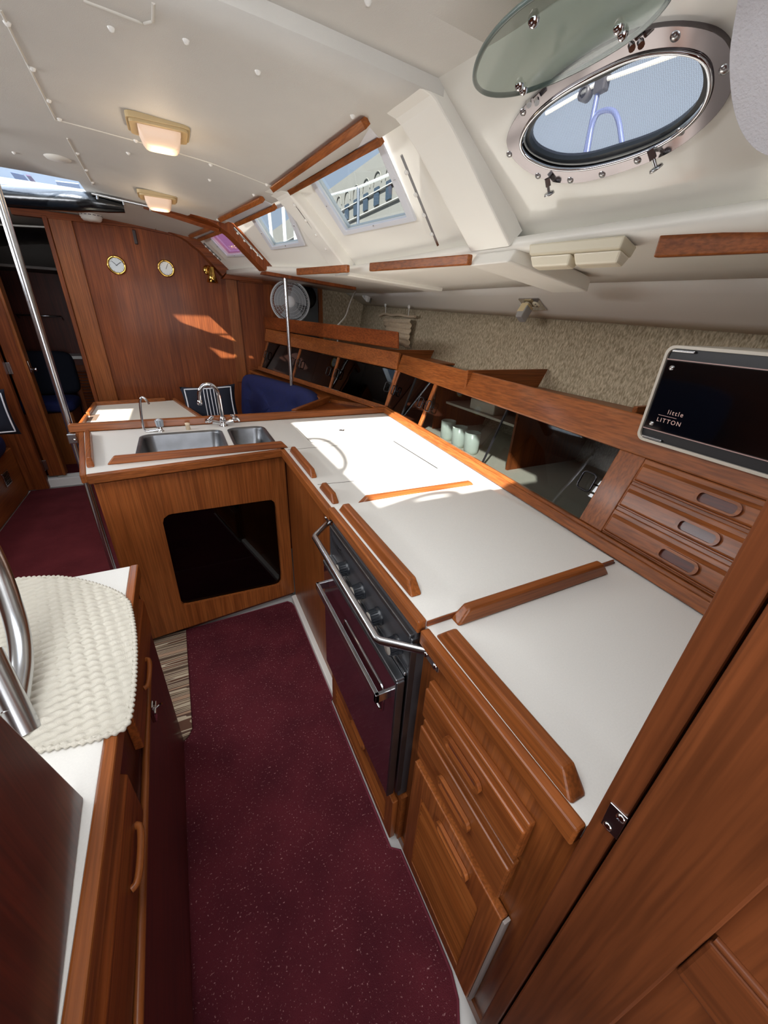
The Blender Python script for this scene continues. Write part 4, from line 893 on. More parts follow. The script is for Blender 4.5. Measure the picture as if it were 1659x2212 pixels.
# electric socket with plug-in charger
q, hn = onhl(1151, 656); u_ = V3((0, -1, 0)); v_ = hn.cross(u_); v_ = v_ if v_.z > 0 else -v_
SM = frame(q, u_, v_)
if V3(SM.col[2][:3]).dot(hn) < 0: SM = frame(q, -u_, v_)
sg = SM.col[0][1]; SM = SM @ Matrix.Diagonal((1.3, 1.3, 1.2, 1))
so_ = thing('power_socket', q, 'chrome plated wall socket on the white headliner panel', 'socket')
MB(SM).plate([(x, y, 0) for x, y in rrect(-.058, -.036, .058, .036, .004, 2)], [], (0, 0, .005)).build('cover_plate', CHROME, so_, bevel=.002)
for sx in (-1, 1):
    o_ = MB(SM).lathe([(.0001, .0075), (.017, .007), (.018, .004)], (sx * .022, 0, 0), (0, 0, 1), 20).build('outlet', IVORY, so_)
    MB(SM).box((sx * .022 - .001, .005, .0072), (sx * .022 + .006, .008, .0085)).box((sx * .022 - .001, -.008, .0072), (sx * .022 + .006, -.005, .0085)).build('slots', BLACK, o_)
far = 1 if sg > 0 else -1
o = thing('plug_adaptor', q + hn * .03, 'cream cube plug charger pushed into the chrome wall socket', 'charger')
MB(SM).box((far * .022 - .02, -.02, .009), (far * .022 + .02, .02, .055)).build('charger_body', plain('cream_plug', (224, 204, 160), .35), o, bevel=.006)
MB(SM).hexa([(far * .03 - .02, -.019, .02), (far * .03 + .03, -.019, .02), (far * .03 + .03, .019, .02), (far * .03 - .02, .019, .02)], [(far * .03, -.019, .08), (far * .03 + .034, -.019, .08), (far * .03 + .034, .019, .08), (far * .03, .019, .08)]).build('grey_half', plain('grey_plug', (168, 166, 164), .4), o, bevel=.005)

# fluorescent fitting
def deckp(px, py, off=0.):
    d0, d1, e0 = interp(Dt, .6), interp(Dt, 1.3), interp(Et, .9); n = (d1 - d0).cross(e0 - d0).normalized(); n = n if n.z < 0 else -n; return PL(px, py, d0 + n * (off + .016), n), n
ft = thing('fluorescent_light', deckp(1290, 520)[0], 'long ivory fluorescent light fitting beneath the side deck', 'light')
c1_, dn = deckp(1143, 527, .002); c2_, _ = deckp(1352, 507, .002); c3_, _ = deckp(1408, 531, .002)
uu = (c2_ - c1_).normalized(); Lf = (c2_ - c1_).length; vv = dn.cross(uu); vv = vv if vv.x > 0 else -vv
FM = frame(c1_, uu, vv)
sgn = 1 if V3(FM.col[2][:3]).dot(dn) > 0 else -1
wdt = min(.17, abs((c3_ - c1_).dot(vv)))
MB(FM).hexa([(0, 0, 0), (Lf, 0, 0), (Lf, wdt, 0), (0, wdt, 0)], [(.006, .006, sgn * .03), (Lf - .006, .006, sgn * .03), (Lf - .006, wdt - .006, sgn * .03), (.006, wdt - .006, sgn * .03)]).build('housing', IVORY, ft, bevel=.005)
for a, b in ((.015, .49), (.51, .985)):
    MB(FM).hexa([(Lf * a, .014, sgn * .03), (Lf * b, .014, sgn * .03), (Lf * b, wdt - .014, sgn * .03), (Lf * a, wdt - .014, sgn * .03)], [(Lf * a + .008, .03, sgn * .058), (Lf * b - .008, .03, sgn * .058), (Lf * b - .008, wdt - .03, sgn * .058), (Lf * a + .008, wdt - .03, sgn * .058)]).build('diffuser', DIFF2, ft, bevel=.006)
# ceiling lamps
for (a, b), sz, lb in (((342, 272), 1.0, 'square beige ceiling lamp with ribbed glowing diffuser, nearer and larger of two'), ((340, 422), 1.0, 'square beige ceiling lamp with ribbed glowing diffuser, farther of two by the bulkhead')):
    c = onceil(a, b); t = thing('ceiling_lamp', c - V3((0, 0, .05)), lb, 'ceiling lamp', 'ribbed ceiling lamps')
    for k, (r, z0, z1, m_) in enumerate(((.085, 0, -.012, BEIGEP), (.078, -.012, -.02, BEIGEP))):
        MB().plate([(c.x + x * 1.15, c.y + y * .9, c.z + z0 + .004) for x, y in rrect(-r, -r, r, r, .022)], [], (0, 0, z1 - z0 - .004)).build('base', m_, t, bevel=.004)
    def dif(u, v):
        x, y = (u - .5) * 2, (v - .5) * 2; h = .045 * (max(0, 1 - abs(y) ** 3)) ** .5 * (1 - abs(x) ** 8) + .010 * abs(math.sin(v * PI * 3)); return V3((c.x + x * .066, c.y + y * .055, c.z - .018 - h))
    MB().grid(dif, 16, 36).build('diffuser', DIFFU, t, recalc=False)
    l = bpy.data.lights.new('lamp_glow', 'POINT'); l.energy = 1.0; l.color = (1, .75, .5); l.shadow_soft_size = .05; lo = bpy.data.objects.new('lamp_glow', l); COL.objects.link(lo); lo.location = c - V3((0, 0, .11))
# smoke detector
c = V3((-.413, 4.13, zceil(-.413, 4.13) + .002))
t = thing('smoke_detector', c - V3((0, 0, .04)), 'white round smoke detector on the ceiling beside the bulkhead', 'smoke detector')
MB().lathe([(.072, 0), (.072, -.018), (.066, -.024), (.066, -.03), (.055, -.042), (.0001, -.045)], c, (0, 0, 1), 32).build('body', WPLAST, t)
mb = MB()
for k in range(16): a = k * PI / 8; mb.tube([c + V3((.0722 * math.cos(a - .13), .0722 * math.sin(a - .13), -.012)), c + V3((.0722 * math.cos(a + .13), .0722 * math.sin(a + .13), -.012))], .0022, 4)
mb.build('vents', BLACK, t)
# deck hatch opening with lid, rolled black shade and rail
ht = struct(MB().plate([(-.97, 3.07, 2.13), (-.29, 3.07, 2.13), (-.29, 3.79, 2.13), (-.97, 3.79, 2.13)], [[(-.93, 3.11, 2.13), (-.33, 3.11, 2.13), (-.33, 3.75, 2.13), (-.93, 3.75, 2.13)]], (0, 0, .07)).build('window_5', WHITE)); ht['_o'] = tuple(ht.location)
HG = glassy('hatch_acrylic', (.88, .93, 1.0), gl=.2)
MB().box((-.95, 3.09, 2.20), (-.31, 3.77, 2.21)).build('pane', HG, ht)
for y in (3.22, 3.33): MB().box((-.95, y, 2.19), (-.31, y + .008, 2.198)).build('hatch_bar', plain('hatch_bar_grey', (92, 98, 112), .4), ht)
MB().box((-.52, 3.13, 2.15), (-.43, 3.16, 2.19)).build('latch', DKGREY, ht, bevel=.004); MB().box((-.75, 3.13, 2.15), (-.70, 3.16, 2.19)).build('latch', DKGREY, ht, bevel=.004)
ra, rb_, rc = onceil(-60, 418, -.05), onceil(190, 436, -.05), onceil(268, 448, -.04)
rs = thing('rolled_shade', rb_, 'black vinyl rolled shade slung under the deck hatch', 'shade')
MB().tube([ra, ra.lerp(rb_, .5), ra.lerp(rb_, .9), rb_.lerp(rc, .1), rb_.lerp(rc, .5), rc], [.052, .055, .055, .046, .04, .028], 18).build('roll', RUBBER, rs)
r0, r1 = onceil(198, 418, -.012), onceil(330, 448, -.012)
rl = MB().tube([r0, r1], .008, 8).build('rail', STEEL, rs)
for k in (.08, .5, .95): q = r0.lerp(r1, k); MB().tube([q, q - V3((0, 0, .022))], .007, 10).build('rail_knob', STEEL, rs)
# instruments
def disc(px, py, rad, lb, cat, nm):
    c = P(px, py, y=YB - .001); t = thing(nm, c, lb, cat)
    MB().lathe([(rad, 0), (rad, .006), (rad * .93, .016), (rad * .76, .014), (rad * .74, .006)], c, (0, -1, 0), 40).build('bezel', BRASS, t)
    fcx = MB().lathe([(.0001, .007), (rad * .75, .007)], c, (0, -1, 0), 32).build('dial', plain('dial_' + nm, (206, 210, 208), .3, coat=.5), t)
    for a in (.6, 2.4) if nm == 'wall_clock' else (1.1,): MB().tube([c + V3((-.1 * rad * math.cos(a), -.009, -.1 * rad * math.sin(a))), c + V3((rad * .6 * math.cos(a), -.009, rad * .6 * math.sin(a)))], .0016, 5).build('hand', BLACK, fcx)
    tk = MB()
    for k in range(12): a = k * PI / 6; tk.tube([c + V3((rad * .62 * math.cos(a), -.0078, rad * .62 * math.sin(a))), c + V3((rad * .7 * math.cos(a), -.0078, rad * .7 * math.sin(a)))], .001, 4)
    tk.build('hour_marks', BLACK, fcx)
    for a in (.2, 1.75, 3.3, 4.9): MB().lathe([(.0001, .018), (.004, .016), (.004, .01)], c + V3((rad * .86 * math.cos(a), 0, rad * .86 * math.sin(a))), (0, -1, 0), 8).build('screw', BRASS, t)
    return t
disc(252, 573, .068, 'round brass clock on the bulkhead, left of the two dials', 'clock', 'wall_clock'); disc(359, 580, .064, 'round brass barometer on the bulkhead, between clock and brass lamp', 'barometer', 'barometer')
c = P(453, 590, y=YB); bl_ = thing('brass_lamp', c, 'small brass bell shaped reading lamp on the bulkhead', 'wall lamp')
MB().lathe([(.038, 0), (.038, .008), (.02, .016), (.0001, .018)], c + V3((-.015, 0, .02)), (0, -1, 0), 24).build('wall_plate', BRASS, bl_)
MB().tube(smooth_path([c + V3((-.015, -.015, .02)), c + V3((-.01, -.06, .05)), c + V3((.005, -.08, .03))], 2), .009, 10).build('arm', BRASS, bl_)
MB().lathe([(.012, .05), (.024, .045), (.027, .0), (.033, -.02), (.046, -.07), (.043, -.07), (.026, -.01)], c + V3((.01, -.08, -.005)), (.05, 0, 1), 24).build('lamp_shade', BRASS, bl_)
c = P(292, 512, y=YB); o = MB().box((c.x - .012, YB - .025, c.z - .05), (c.x + .012, YB, c.z + .045)).build('bulkhead_catch', plain('catch_brown', (44, 20, 14), .4), bevel=.004); tag(o, 'small dark catch high on the bulkhead above the two dials', 'catch')
# fleece cover hanging at upper right
fp = [A(1610, 0, -.05), A(1594, 90, -.05), A(1600, 200, -.05), A(1625, 270, -.05), A(1670, 310, -.05), A(1800, 330, -.05), A(1800, -60, -.05), A(1620, -60, -.05)]
o = MB().plate(smooth_path(fp, 2), [], -nA * .03).build('fleece_cover', FLEECE, bevel=.012, seg=3); tag(o, 'white fleece cover hanging at the upper right beside the oval port', 'cover')

# ================================================================== SALOON
TB = .80
tbp = [P(185, 912, z=TB), P(205, 872, z=TB), P(375, 866, z=TB), P(445, 900, z=TB)]
ta, tb_, tc_, td = V3((-.66, 3.10, TB)), V3((-.67, 3.86, TB)), V3((-.10, 3.95, TB)), V3((.10, 3.10, TB))
tbl = thing('saloon_table', (-.3, 3.5, 0), 'cream topped drop leaf saloon table with teak fiddles behind the sink', 'table')
MB().plate([ta, tb_, tc_, td], [], (0, 0, -.03)).build('tabletop', CREAM, tbl)
def tf(a, b, h=.028, w=.022): 
    u = (b - a).normalized(); n = V3((-u.y, u.x, 0)) * w / 2; MB().hexa([a - n - V3((0, 0, .035)), b - n - V3((0, 0, .035)), b + n - V3((0, 0, .035)), a + n - V3((0, 0, .035))], [a - n + V3((0, 0, h)), b - n + V3((0, 0, h)), b + n + V3((0, 0, h)), a + n + V3((0, 0, h))]).build('fiddle_rail', TEAK['X'], tbl, bevel=.005)
tf(ta, ta.lerp(tb_, .42)); tf(ta.lerp(tb_, .5), tb_); tf(tb_, tc_.lerp(tb_, .12)); tf(tc_, td, .02)
MB().box((-.62, 3.2, .06), (-.1, 3.26, TB - .03)).box((-.62, 3.7, .06), (-.1, 3.76, TB - .03)).build('pedestal', TEAK['Z'], tbl, bevel=.004); MB().box((-.5, 3.1, 0), (-.2, 3.85, .06)).build('foot', TEAK['Y'], tbl, bevel=.01)
MB().box((-.655, 3.32, TB), (-.60, 3.52, TB + .001)).build('wood_inlay', plain('inlay', (120, 100, 84), .5), tbl)
# settee with blue cushions
def soft(o, u, v, sx, sy, sz, name, mat, par, tufts=(), e=.35):
    M = frame(o, u, v)
    def sp(x, p): return math.copysign(abs(x) ** p, x)
    mb = MB(M); nu, nv = 48, 26
    def f(i, j):
        a = i * 2 * PI - PI; b = j * PI - PI / 2; x = sx * sp(math.cos(b), e) * sp(math.cos(a), e); y = sy * sp(math.cos(b), e) * sp(math.sin(a), e); z = sz * sp(math.sin(b), e * 1.6)
        for tx, ty in tufts:
            d = math.hypot(x - tx, y - ty); z *= 1 - .62 * math.exp(-(d / .05) ** 2)
        return V3((x, y, z))
    return mb.grid(f, nu, nv).build(name, mat, par)
st1 = thing('saloon_settee', (.7, 3.4, 0), 'blue velvet buttoned settee beyond the worktop, below the dark locker doors', 'settee')
MB().prism([(.25, 2.62, 0), (1.0, 2.62, 0), (.62, 4.2, 0), (.1, 4.2, 0)], (0, 0, .40)).build('base', TEAK['Z'], st1)
soft((.58, 3.4, .47), (0, 1, 0), (-1, 0, 0), .78, .33, .08, 'seat_cushion', NAVY, st1)
bu = V3((.93, 2.98, 0)) - V3((.56, 4.16, 0)); bc = (V3((.93, 2.98, 0)) + V3((.56, 4.16, 0))) / 2 + V3((0, 0, .775)); bn = V3((0, 0, 1)).cross(bu.normalized())
soft(bc + V3((-.03, -.01, 0)), bu, V3((.12, .04, 1)), .63, .235, .07, 'back_cushion', NAVY, st1, [(x, y) for x in (-.42, -.15, .12, .38) for y in (.07, -.09)])
bM = frame(bc + V3((-.03, -.01, 0)), bu, V3((.12, .04, 1)))
for sd in (-1, 1):
    for x in (-.42, -.15, .12, .38):
        for y in (.07, -.09):
            if sd * bM.col[2].x < 0: MB(bM).lathe([(.0001, sd * .034), (.010, sd * .031), (.013, sd * .022)], (x, y, 0), (0, 0, 1), 12).build('button', NAVYD, st1)
soft(V3((.78, 2.79, .70)), V3((.93 - .5, 2.97 - 2.6, 0)), V3((-.1, .1, 1)), .26, .225, .06, 'back_cushion', NAVY, st1, [(0, .08)])
cl = thing('corner_ledge', (1.0, 2.7, .93), 'teak corner ledge between the settee back and worktop back rail', 'ledge')
MB().plate([(.55, 2.49, .945), (1.24, 2.49, .945), (1.15, 2.78, .945), (.95, 2.90, .945)], [], (0, 0, -.02)).build('ledge_board', RED['Y'], cl)
MB().hexa([(.60, 2.53, .945), (.98, 2.92, .945), (1.0, 2.90, .945), (.63, 2.51, .945)], [(.60, 2.53, .985), (.98, 2.92, .985), (1.0, 2.90, .985), (.63, 2.51, .985)]).build('rail', TEAK['X'], cl, bevel=.004)
MB().plate([(.95, 2.92, .945), (1.20, 2.62, .945), (.83, 4.19, 1.0), (.60, 4.19, 1.0)], [], (0, 0, .02)).build('ledge_board', TEAK['Y'], cl)
def pillow(c, u, v, w_, h_, lb, bands):
    M = frame(c, u, v); t = thing('throw_pillow', c - V3((0, 0, h_ / 2)), lb, 'pillow', 'navy throw pillows')
    def f(i, j, s=1, off=0):
        x, y = (i - .5) * 2, (j - .5) * 2; k = 1 - .10 * (1 - x * x) * abs(y) ** 3; k2 = 1 - .10 * (1 - y * y) * abs(x) ** 3
        z = .075 * ((1 - x ** 4) * (1 - y ** 4)) ** .6 + off; return V3((x * w_ / 2 * k2, y * h_ / 2 * k, s * z))
    MB(M).grid(lambda i, j: f(i, j), 20, 20).grid(lambda i, j: f(i, j, -1), 20, 20).build('cushion', NAVYD, t)
    pts = [f(i, j, 1, .004) for i, j in [(k / 12 * .84 + .08, .08) for k in range(12)] + [(.92, .08 + .84 * k / 12) for k in range(12)] + [(.92 - .84 * k / 12, .92) for k in range(12)] + [(.08, .92 - .84 * k / 12) for k in range(12)]]
    MB(M).tube(pts, .0055, 6, closed=True).build('piping', PIPING, t)
    for b in bands: MB(M).tube([f(b, .1 + .8 * k / 10, 1, .002) for k in range(11)], .004, 6).build('stripe', PIPING, t)
pc = P(456, 872, y=3.58); pillow(pc + V3((0, 0, -.02)), V3((1, -.10, .05)), V3((-.05, .35, 1)), .43, .34, 'dark navy pillow with white stripes behind the gooseneck tap', (.42, .48, .54, .6))
# port settee and its pillow
ps = thing('port_settee', (-1.7, 3.6, 0), 'blue cushioned settee at the far left with small air vent', 'settee')
MB().box((-2.2, 2.4, 0), (-1.40, 4.2, .42)).build('base', TEAK['Y'], ps, bevel=.01)
soft((-1.76, 3.3, .50), (0, 1, 0), (-1, 0, 0), .88, .42, .09, 'seat_cushion', NAVY, ps)
soft((-2.12, 3.3, .78), (0, 1, 0), (-.1, 0, 1), .88, .3, .08, 'back_cushion', NAVY, ps)
vt = MB().box((-1.40, 3.82, .20), (-1.392, 3.95, .31)).build('air_vent', STEEL, ps, bevel=.002)
mb = MB()
for k in range(7): mb.box((-1.391, 3.835, .212 + k * .0135), (-1.388, 3.935, .218 + k * .0135))
mb.build('vent_slots', BLACK, vt)
pc = P(-38, 896, y=3.75); pillow(pc, V3((1, .35, 0)), V3((0, .15, 1)), .33, .33, 'dark navy pillow with white piping at the far left edge', ())
# forward cabin
ch = thing('blue_seat', (-1.25, 5.2, 0), 'navy seat with rounded backrest seen through the doorway', 'seat')
soft((-1.24, 5.3, .87), (1, 0, 0), (0, .1, 1), .24, .21, .06, 'backrest', NAVYD, ch); soft((-1.26, 5.08, .60), (1, 0, 0), (0, 1, 0), .24, .22, .06, 'seat_cushion', NAVY, ch)
MB().box((-1.5, 4.9, 0), (-1.06, 5.3, .54)).build('seat_base', TEAK['Z'], ch, bevel=.006)
vc = thing('louvred_cabinet', (-.8, 5.2, 0), 'dark cabinet with louvred doors and white top through the doorway', 'cabinet')
MB().box((-1.06, 5.36, 0), (-.56, 5.6, 1.0)).build('body', DARK['Z'], vc); MB().box((-1.1, 5.33, 1.0), (-.56, 5.6, 1.03)).build('white_top', LAM, vc, bevel=.004)
for x0 in (-1.04, -.86):
    d = MB().plate([(x0, 5.355, .12), (x0 + .165, 5.355, .12), (x0 + .165, 5.355, .94), (x0, 5.355, .94)], [[(x0 + .035, 5.355, .18), (x0 + .13, 5.355, .18), (x0 + .13, 5.355, .88), (x0 + .035, 5.355, .88)]], (0, -.018, 0)).build('louvred_door', RED['Z'], vc, bevel=.003)
    mb = MB()
    for k in range(22): z = .19 + k * .0315; mb.hexa([(x0 + .035, 5.352, z), (x0 + .13, 5.352, z), (x0 + .13, 5.342, z), (x0 + .035, 5.342, z)], [(x0 + .035, 5.344, z + .02), (x0 + .13, 5.344, z + .02), (x0 + .13, 5.336, z + .018), (x0 + .035, 5.336, z + .018)])
    mb.build('louvre_slats', RED['X'], d)
a, b = P(35, 680, y=5.53), P(132, 684, y=5.53)
o = MB().tube([a + V3((0, .06, -.03)), a, b, b + V3((0, .06, -.03))], .009, 8).build('towel_rail', STEEL); tag(o, 'thin towel rail on the dark wall through the doorway', 'towel rail')

# ================================================================== FLOOR COVERINGS
def rug(name, pts, r, mat, z0, z1, lb, cat, border=None):
    o = MB().plate([(x, y, z0) for x, y in pts], [], (0, 0, z1 - z0)).build(name, mat, bevel=.003); tag(o, lb, cat)
    if border: 
        o['_o'] = tuple(o.location); MB().tube([(x, y, z1 - .001) for x, y in pts], .004, 6, closed=True).build('binding', border, o)
    return o
BIND = plain('carpet_binding', (104, 34, 48), .9)
rug('galley_carpet', [(.385, .30), (.385, .50), (.358, .52), (.358, 1.11), (.371, 1.12), (.371, 1.79), (.362, 1.83), (.345, 1.85), (-.24, 1.83), (-.24, -1.0), (.25, -1.0), (.27, .0), (.33, .10), (.372, .165), (.383, .21)], 0, CARPET, -.011, .0, 'speckled burgundy carpet runner on the galley floor', 'carpet', BIND)
rug('saloon_carpet', [(-1.40, .9), (-.52, .9), (-.52, 2.35), (-.60, 2.6), (1.0, 2.6), (1.0, 4.24), (-1.40, 4.24)], 0, CARPD, -.011, -.001, 'plain burgundy carpet on the saloon floor beyond the island', 'carpet')
o = MB().box((-1.4, 4.41, -.011), (-.6, 5.4, .0)).build('cabin_carpet', CARPD); tag(o, 'burgundy carpet of the cabin beyond the white door sill', 'carpet')
rug('striped_mat', [(-.52, 1.845), (-.205, 1.83), (-.20, 1.22), (-.215, 1.19), (-.235, 1.175), (-.50, 1.175)], 0, RUGM, .0005, .006, 'brown and beige striped floor mat beneath the island corner', 'mat')
# ================================================================== LEFT UNIT
LZ = .84
lu = thing('left_cabinet', (-.45, .6, 0), 'dark teak cabinet with white top at lower left under the woven mat', 'cabinet')
MB().box((-.95, -.6, LZ - .03), (-.236, 1.19, LZ)).build('top', LAM, lu, bevel=.002)
MB().box((-.236, -.6, LZ - .04), (-.214, 1.19, LZ + .003)).build('edge_trim', TEAK['Y'], lu, bevel=.004)
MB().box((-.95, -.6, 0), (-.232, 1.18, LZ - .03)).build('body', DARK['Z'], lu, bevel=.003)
for y0, y1, z0, z1, hy in ((.70, 1.12, .655, .775, .885), (.06, .575, .635, .78, .47)):
    d = MB().hexa([(-.232, y0, z0), (-.232, y1, z0), (-.232, y1, z1), (-.232, y0, z1)], [(-.214, y0, z0), (-.214, y1, z0), (-.214, y1, z1 - .02), (-.214, y0, z1 - .02)]).build('drawer', RED['Y'], lu, bevel=.003)
    MB().tube(smooth_path([(-.214, hy + .05, (z0 + z1) / 2 - .02), (-.203, hy + .043, (z0 + z1) / 2 - .02), (-.203, hy - .043, (z0 + z1) / 2 - .02), (-.214, hy - .05, (z0 + z1) / 2 - .02)], 2), .006, 10).build('pull', TEAK['Y'], d)
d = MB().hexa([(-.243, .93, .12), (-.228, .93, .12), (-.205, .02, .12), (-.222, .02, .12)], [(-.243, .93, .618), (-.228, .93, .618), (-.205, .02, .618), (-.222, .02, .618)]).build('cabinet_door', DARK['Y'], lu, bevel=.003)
MB().tube([(-.222, .93, .622), (-.206, .02, .622)], .008, 8).build('door_edge', TEAK['Y'], d)
for y, z in ((.875, .56), (.19, .45)):
    l = MB().box((-.227, y - .012, z - .03), (-.216, y + .012, z + .03)).build('latch', CHROME, d, bevel=.002)
    MB().tube([(-.216, y, z + .01), (-.196, y, z + .02)], .0035, 8).tube([(-.213, y - .02, z + .012), (-.213, y + .02, z + .012)], .003, 6).build('latch_pin', CHROME, l)
MB().tube([(-.243, 1.0, .19), (-.241, -.1, .17)], .007, 8).build('base_moulding', TEAK['Y'], lu)
# woven mat
wm_out = [P(a, b, z=LZ + .008) for a, b in ((-70, 1275), (0, 1258), (30, 1250), (80, 1246), (140, 1245), (220, 1264), (275, 1290), (286, 1335), (292, 1390), (290, 1470), (280, 1552), (268, 1573), (240, 1585), (170, 1603), (95, 1617), (-60, 1640))]
WX, WY = 0, 0
for p in wm_out: WX += p.x / len(wm_out); WY += p.y / len(wm_out)
KNIT = plain('cotton_knit', (198, 193, 180), .95, bump=.4, bscale=700)
wm = thing('woven_mat', (WX, WY, LZ + .002), 'off white chunky woven mat on the left cabinet top', 'mat')
bo = smooth_path(wm_out + [wm_out[0]], 1)
def knit(x, y):
    x2, y2 = x * .97 + y * .25, y * .97 - x * .25; rw = y2 / .020; ph = x2 / .024 + (int(math.floor(rw)) % 2) * .5 + .35 * math.sin(rw * PI)
    return .0065 * abs(math.sin(PI * rw)) ** .8 * (.35 + .65 * abs(math.sin(PI * ph)) ** .7) + .0012 * math.sin(x2 / .0034 + 4 * (rw % 1)) * abs(math.sin(PI * rw))
N_ = 340; bpts = []
seglen = [0]
for a, b in zip(bo, bo[1:]): seglen.append(seglen[-1] + (b - a).length)
for k in range(N_):
    d_ = seglen[-1] * k / N_; i = max(j for j in range(len(seglen)) if seglen[j] <= d_); i = min(i, len(bo) - 2); t = (d_ - seglen[i]) / max(1e-6, seglen[i + 1] - seglen[i]); bpts.append(bo[i].lerp(bo[i + 1], t))
cN = V3((WX, WY, 0)); R2 = 130
vs, fs = [], []
for r in range(R2 + 1):
    rr_ = r / R2
    for k in range(N_):
        x = lerp(cN.x, bpts[k].x, rr_); y = lerp(cN.y, bpts[k].y, rr_); vs.append((x, y, LZ + .0035 + knit(x, y)))
for r in range(R2):
    for k in range(N_): fs.append((r * N_ + k, r * N_ + (k + 1) % N_, (r + 1) * N_ + (k + 1) % N_, (r + 1) * N_ + k))
mb = MB(); mb.add(vs, fs, True); mb.build('weave', KNIT, wm)
MB().plate([V3((p.x, p.y, LZ + .0005)) for p in bpts[::6]], [], (0, 0, .004)).build('backing', KNIT, wm)
bd_ = []
for k in range(N_ * 2):
    p = bpts[(k // 2) % N_].lerp(bpts[(k // 2 + 1) % N_], .5 * (k % 2)); bd_.append((V3((p.x, p.y, LZ + .006)), .0045 + .0018 * math.sin(k * 1.25)))
MB().tube([p for p, _ in bd_], [r for _, r in bd_], 8, closed=True).build('braided_edge', KNIT, wm)
# steps' side board
XB = P(188, 1720, z=LZ)[0] - .004
pt = P(0, 1540, x=XB); yc = P(188, 1720, z=LZ)[1]; sl_ = (pt - V3((XB, yc, LZ)))
sb = MB().plate([(XB + .052, -.5, LZ + .001), (XB, yc, LZ + .001), tuple(V3((XB, yc, LZ)) + sl_ * 2.2), (XB + .052, -.5, 1.6)], [], (-.02, 0, 0)).build('step_side_board', DARK['Z'], bevel=.003); tag(sb, 'dark mahogany side board standing on the left cabinet at the lower left corner', 'side board')
# handrail
xr = -.40
hr = thing('ladder_handrail', P(62, 1585, z=LZ), 'thick polished stainless handrail tubes rising over the woven mat', 'handrail')
pts = [P(a, b, x=x) for a, b, x in ((-60, 1120, -.42), (-10, 1215, -.41), (18, 1290, -.40), (40, 1360, -.39), (48, 1430, -.38), (38, 1500, -.375), (28, 1545, -.375))]
MB().tube(smooth_path(pts, 3), .019, 24).build('rail_tube', STEEL, hr)
pb = P(60, 1582, z=LZ); pt2 = P(-25, 1410, x=-.40)
MB().tube([pb + V3((0, 0, .0)), pb.lerp(pt2, .5), pt2], [.021, .020, .020], 24).build('rail_tube', STEEL, hr)
o = soft(P(30, 1520, x=-.43), (1, 0, 0), (0, 0, 1), .05, .05, .02, 'red_cloth', REDCL, None, (), .7); tag(o, 'bright red cloth wrapped behind the steel handrail foot', 'cloth')

# ================================================================== OUTSIDE
BW = plain('pale_stucco', (132, 128, 118), .9, noise=.1, nscale=1); BG = plain('building_glass', (50, 62, 72), .2)
yb = thing('harbour_building', (12, 24, 0), 'long pale harbour building with arched windows outside the largest cabin window', 'building')
MB().box((12, 15.5, 0), (13, 60, P(785, 355, x=12).z)).build('walls', BW, yb)
zt = P(785, 355, x=12).z
MB().box((11.8, 15.5, zt * .62), (12, 60, zt * .64)).box((11.85, 15.5, zt * .82), (12, 60, zt * .825)).box((11.85, 15.5, zt * .74), (12, 60, zt * .745)).build('string_course', plain('stone_band', (176, 172, 162), .9), yb)
for k in range(3, 16):
    p = P(790, 437, x=11.95); y = p.y + (k - 6) * 1.6; z = p.z
    wdw = MB().box((11.9, y - .32, z - .42), (11.97, y + .32, z + .42)).build('window', BG, yb)
    MB().tube([(11.95, y + .55 * math.cos(PI * j / 10), z + .6 + .55 * math.sin(PI * j / 10)) for j in range(11)], .04, 4).build('arch_moulding', BW, wdw)
for k, (a, b) in enumerate((((712, 392), (745, 470)), ((735, 455), (765, 500)))): pass
o = MB().hexa([(6, 9, 0), (9, 9, 0), (9, 18, 0), (6, 18, 0)], [(6, 9, 3.2), (9, 9, 3.2), (9, 18, 2.6), (6, 18, 2.6)]).build('moored_boat', plain('boat_white', (215, 215, 214), .4), bevel=.2); tag(o, 'white moored boat hull outside beyond the guard rails', 'boat')
gr = thing('guard_rail', (1.95, 3.0, 1.85), 'thin white guard rail and stanchion seen through the largest window', 'guard rail')
a, b, c_ = P(716, 421, x=1.95), P(774, 405, x=1.95), P(862, 368, x=1.95); d_ = P(774, 495, x=1.95)
MB().tube([a, b, c_], .012, 8).build('rail', WPLAST, gr); MB().tube([b, (d_.x, d_.y, 1.86)], .016, 8).build('stanchion', STEEL, gr)
struct(MB().box((1.28, -1.2, 1.83), (2.3, 6, 1.86)).build('deck_outside', WHITE))
sc_ = thing('sail_cover', P(80, 400, z=4.0), 'pale blue and maroon striped canvas seen through the deck hatch', 'canvas')
for pxs, cc in (([(22, 372), (50, 378), (98, 434), (64, 430)], (120, 132, 168)), ([(56, 379), (66, 381), (112, 436), (101, 435)], (120, 90, 120)), ([(120, 392), (170, 398), (176, 412), (126, 404)], (160, 168, 190))):
    MB().plate([P(a, b, z=4.0) for a, b in pxs], [], (0, 0, .02)).build('canvas_stripe', plain('canvas_%d' % cc[0], cc, .9), sc_)
ms = thing('sailboat_masts', (3.4, 8.5, 1.5), 'white masts and rigging outside the middle cabin window', 'mast')
for a in ((585, 445, 598, 530), (612, 440, 618, 530), (632, 450, 628, 530)):
    p, q = P(a[0], a[1], x=3.2), P(a[2], a[3], x=3.2); MB().tube([p + (p - q), (q.x, q.y, -.5)], .05, 8).build('mast', WPLAST, ms)
pr = thing('pulpit_rail', (2.2, 1.6, 2.3), 'bent steel rail with a clamp seen through the oval port screen', 'guard rail')
RB = plain('rail_blue_steel', (110, 120, 160), .3, .5)
R1 = [P(a, b, x=2.0) for a, b in ((1268, 335), (1282, 250), (1310, 235), (1335, 245), (1345, 320))]
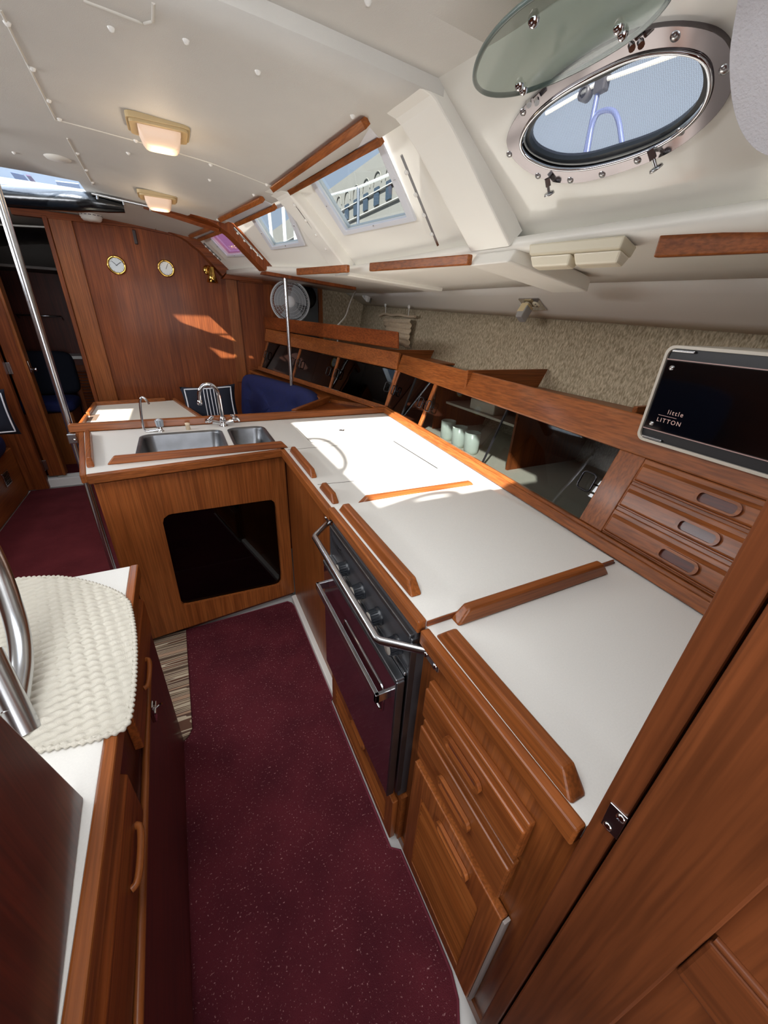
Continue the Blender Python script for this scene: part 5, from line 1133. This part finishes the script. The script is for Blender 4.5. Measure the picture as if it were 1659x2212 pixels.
MB().tube(smooth_path(R1, 2), .012, 8).build('rail', RB, pr); MB().tube([P(1295, 180, x=2.0), P(1262, 345, x=2.0), (2.0, P(1262, 345, x=2.0).y, 1.86)], .012, 8).build('rail', RB, pr); MB().tube([P(1180, 245, x=2.0), P(1300, 175, x=2.0), P(1480, 110, x=2.0)], .009, 8).build('rail', WPLAST, pr)
MB().lathe([(.02, -.02), (.03, -.02), (.03, .02), (.02, .02)], P(1265, 203, x=2.0), (1, 0, 0), 16).build('clamp', DKGREY, pr); MB().box(tuple(P(1300, 182, x=2.0) - V3((.02, .03, .03))), tuple(P(1300, 182, x=2.0) + V3((.02, .03, .03)))).build('clamp', DKGREY, pr, bevel=.006)
bc_ = MB().prism([(-2.9, 1.6, 2.75), (-1.28, 1.6, 2.75), (-1.28, 2.90, 2.75), (-.7, 2.90, 2.75), (-.7, 4.2, 2.75), (-2.9, 4.2, 2.75)], (0, 0, .02)).build('hatch_sun_block', plain('canvas', (150, 160, 190), .9)); tag(bc_, 'canvas cover added unseen to block sun at the deck hatch', 'canvas cover')  # unseen sheet added over the hatch, notched to shape the bulkhead sun patch
dg = MB().prism([(-3, -3.8, 2.16), (1.2, -3.8, 2.16), (1.2, -1.34, 2.2), (-3, -1.34, 2.2)], (0, 0, .02)).build('sunshield', plain('sunshield_canvas', (200, 200, 205), .9)); tag(dg, 'pale canvas dodger added unseen to keep sun out of the aft opening', 'sunshield')  # added out of view to stop sun falling on the near door
cr = thing('companionway_rail', (-.5, .6, 2.2), 'bent steel companionway rail above the opening that shades the worktop', 'rail')
def sh(x, y, z=2.26): k = (z - .945); return (x - k, y - 1.06 * k, z)
MB().tube(smooth_path([sh(.40, 1.95), sh(.55, 1.99), sh(.64, 1.95), sh(.645, 1.72), sh(.60, 1.53), sh(.50, 1.40)], 2), .014, 10).build('tube', STEEL, cr)
MB().tube(smooth_path([sh(.44, 1.035), sh(.66, 1.095), sh(.80, 1.12), sh(.90, 1.09), sh(.84, 1.03), sh(.74, 1.0)], 2), .014, 10).build('tube', STEEL, cr)
struct(MB().box((2.2, -20, -.6), (60, 60, -.5)).build('ground_outside', plain('dock_grey', (120, 122, 122), .9)))
#NEXT
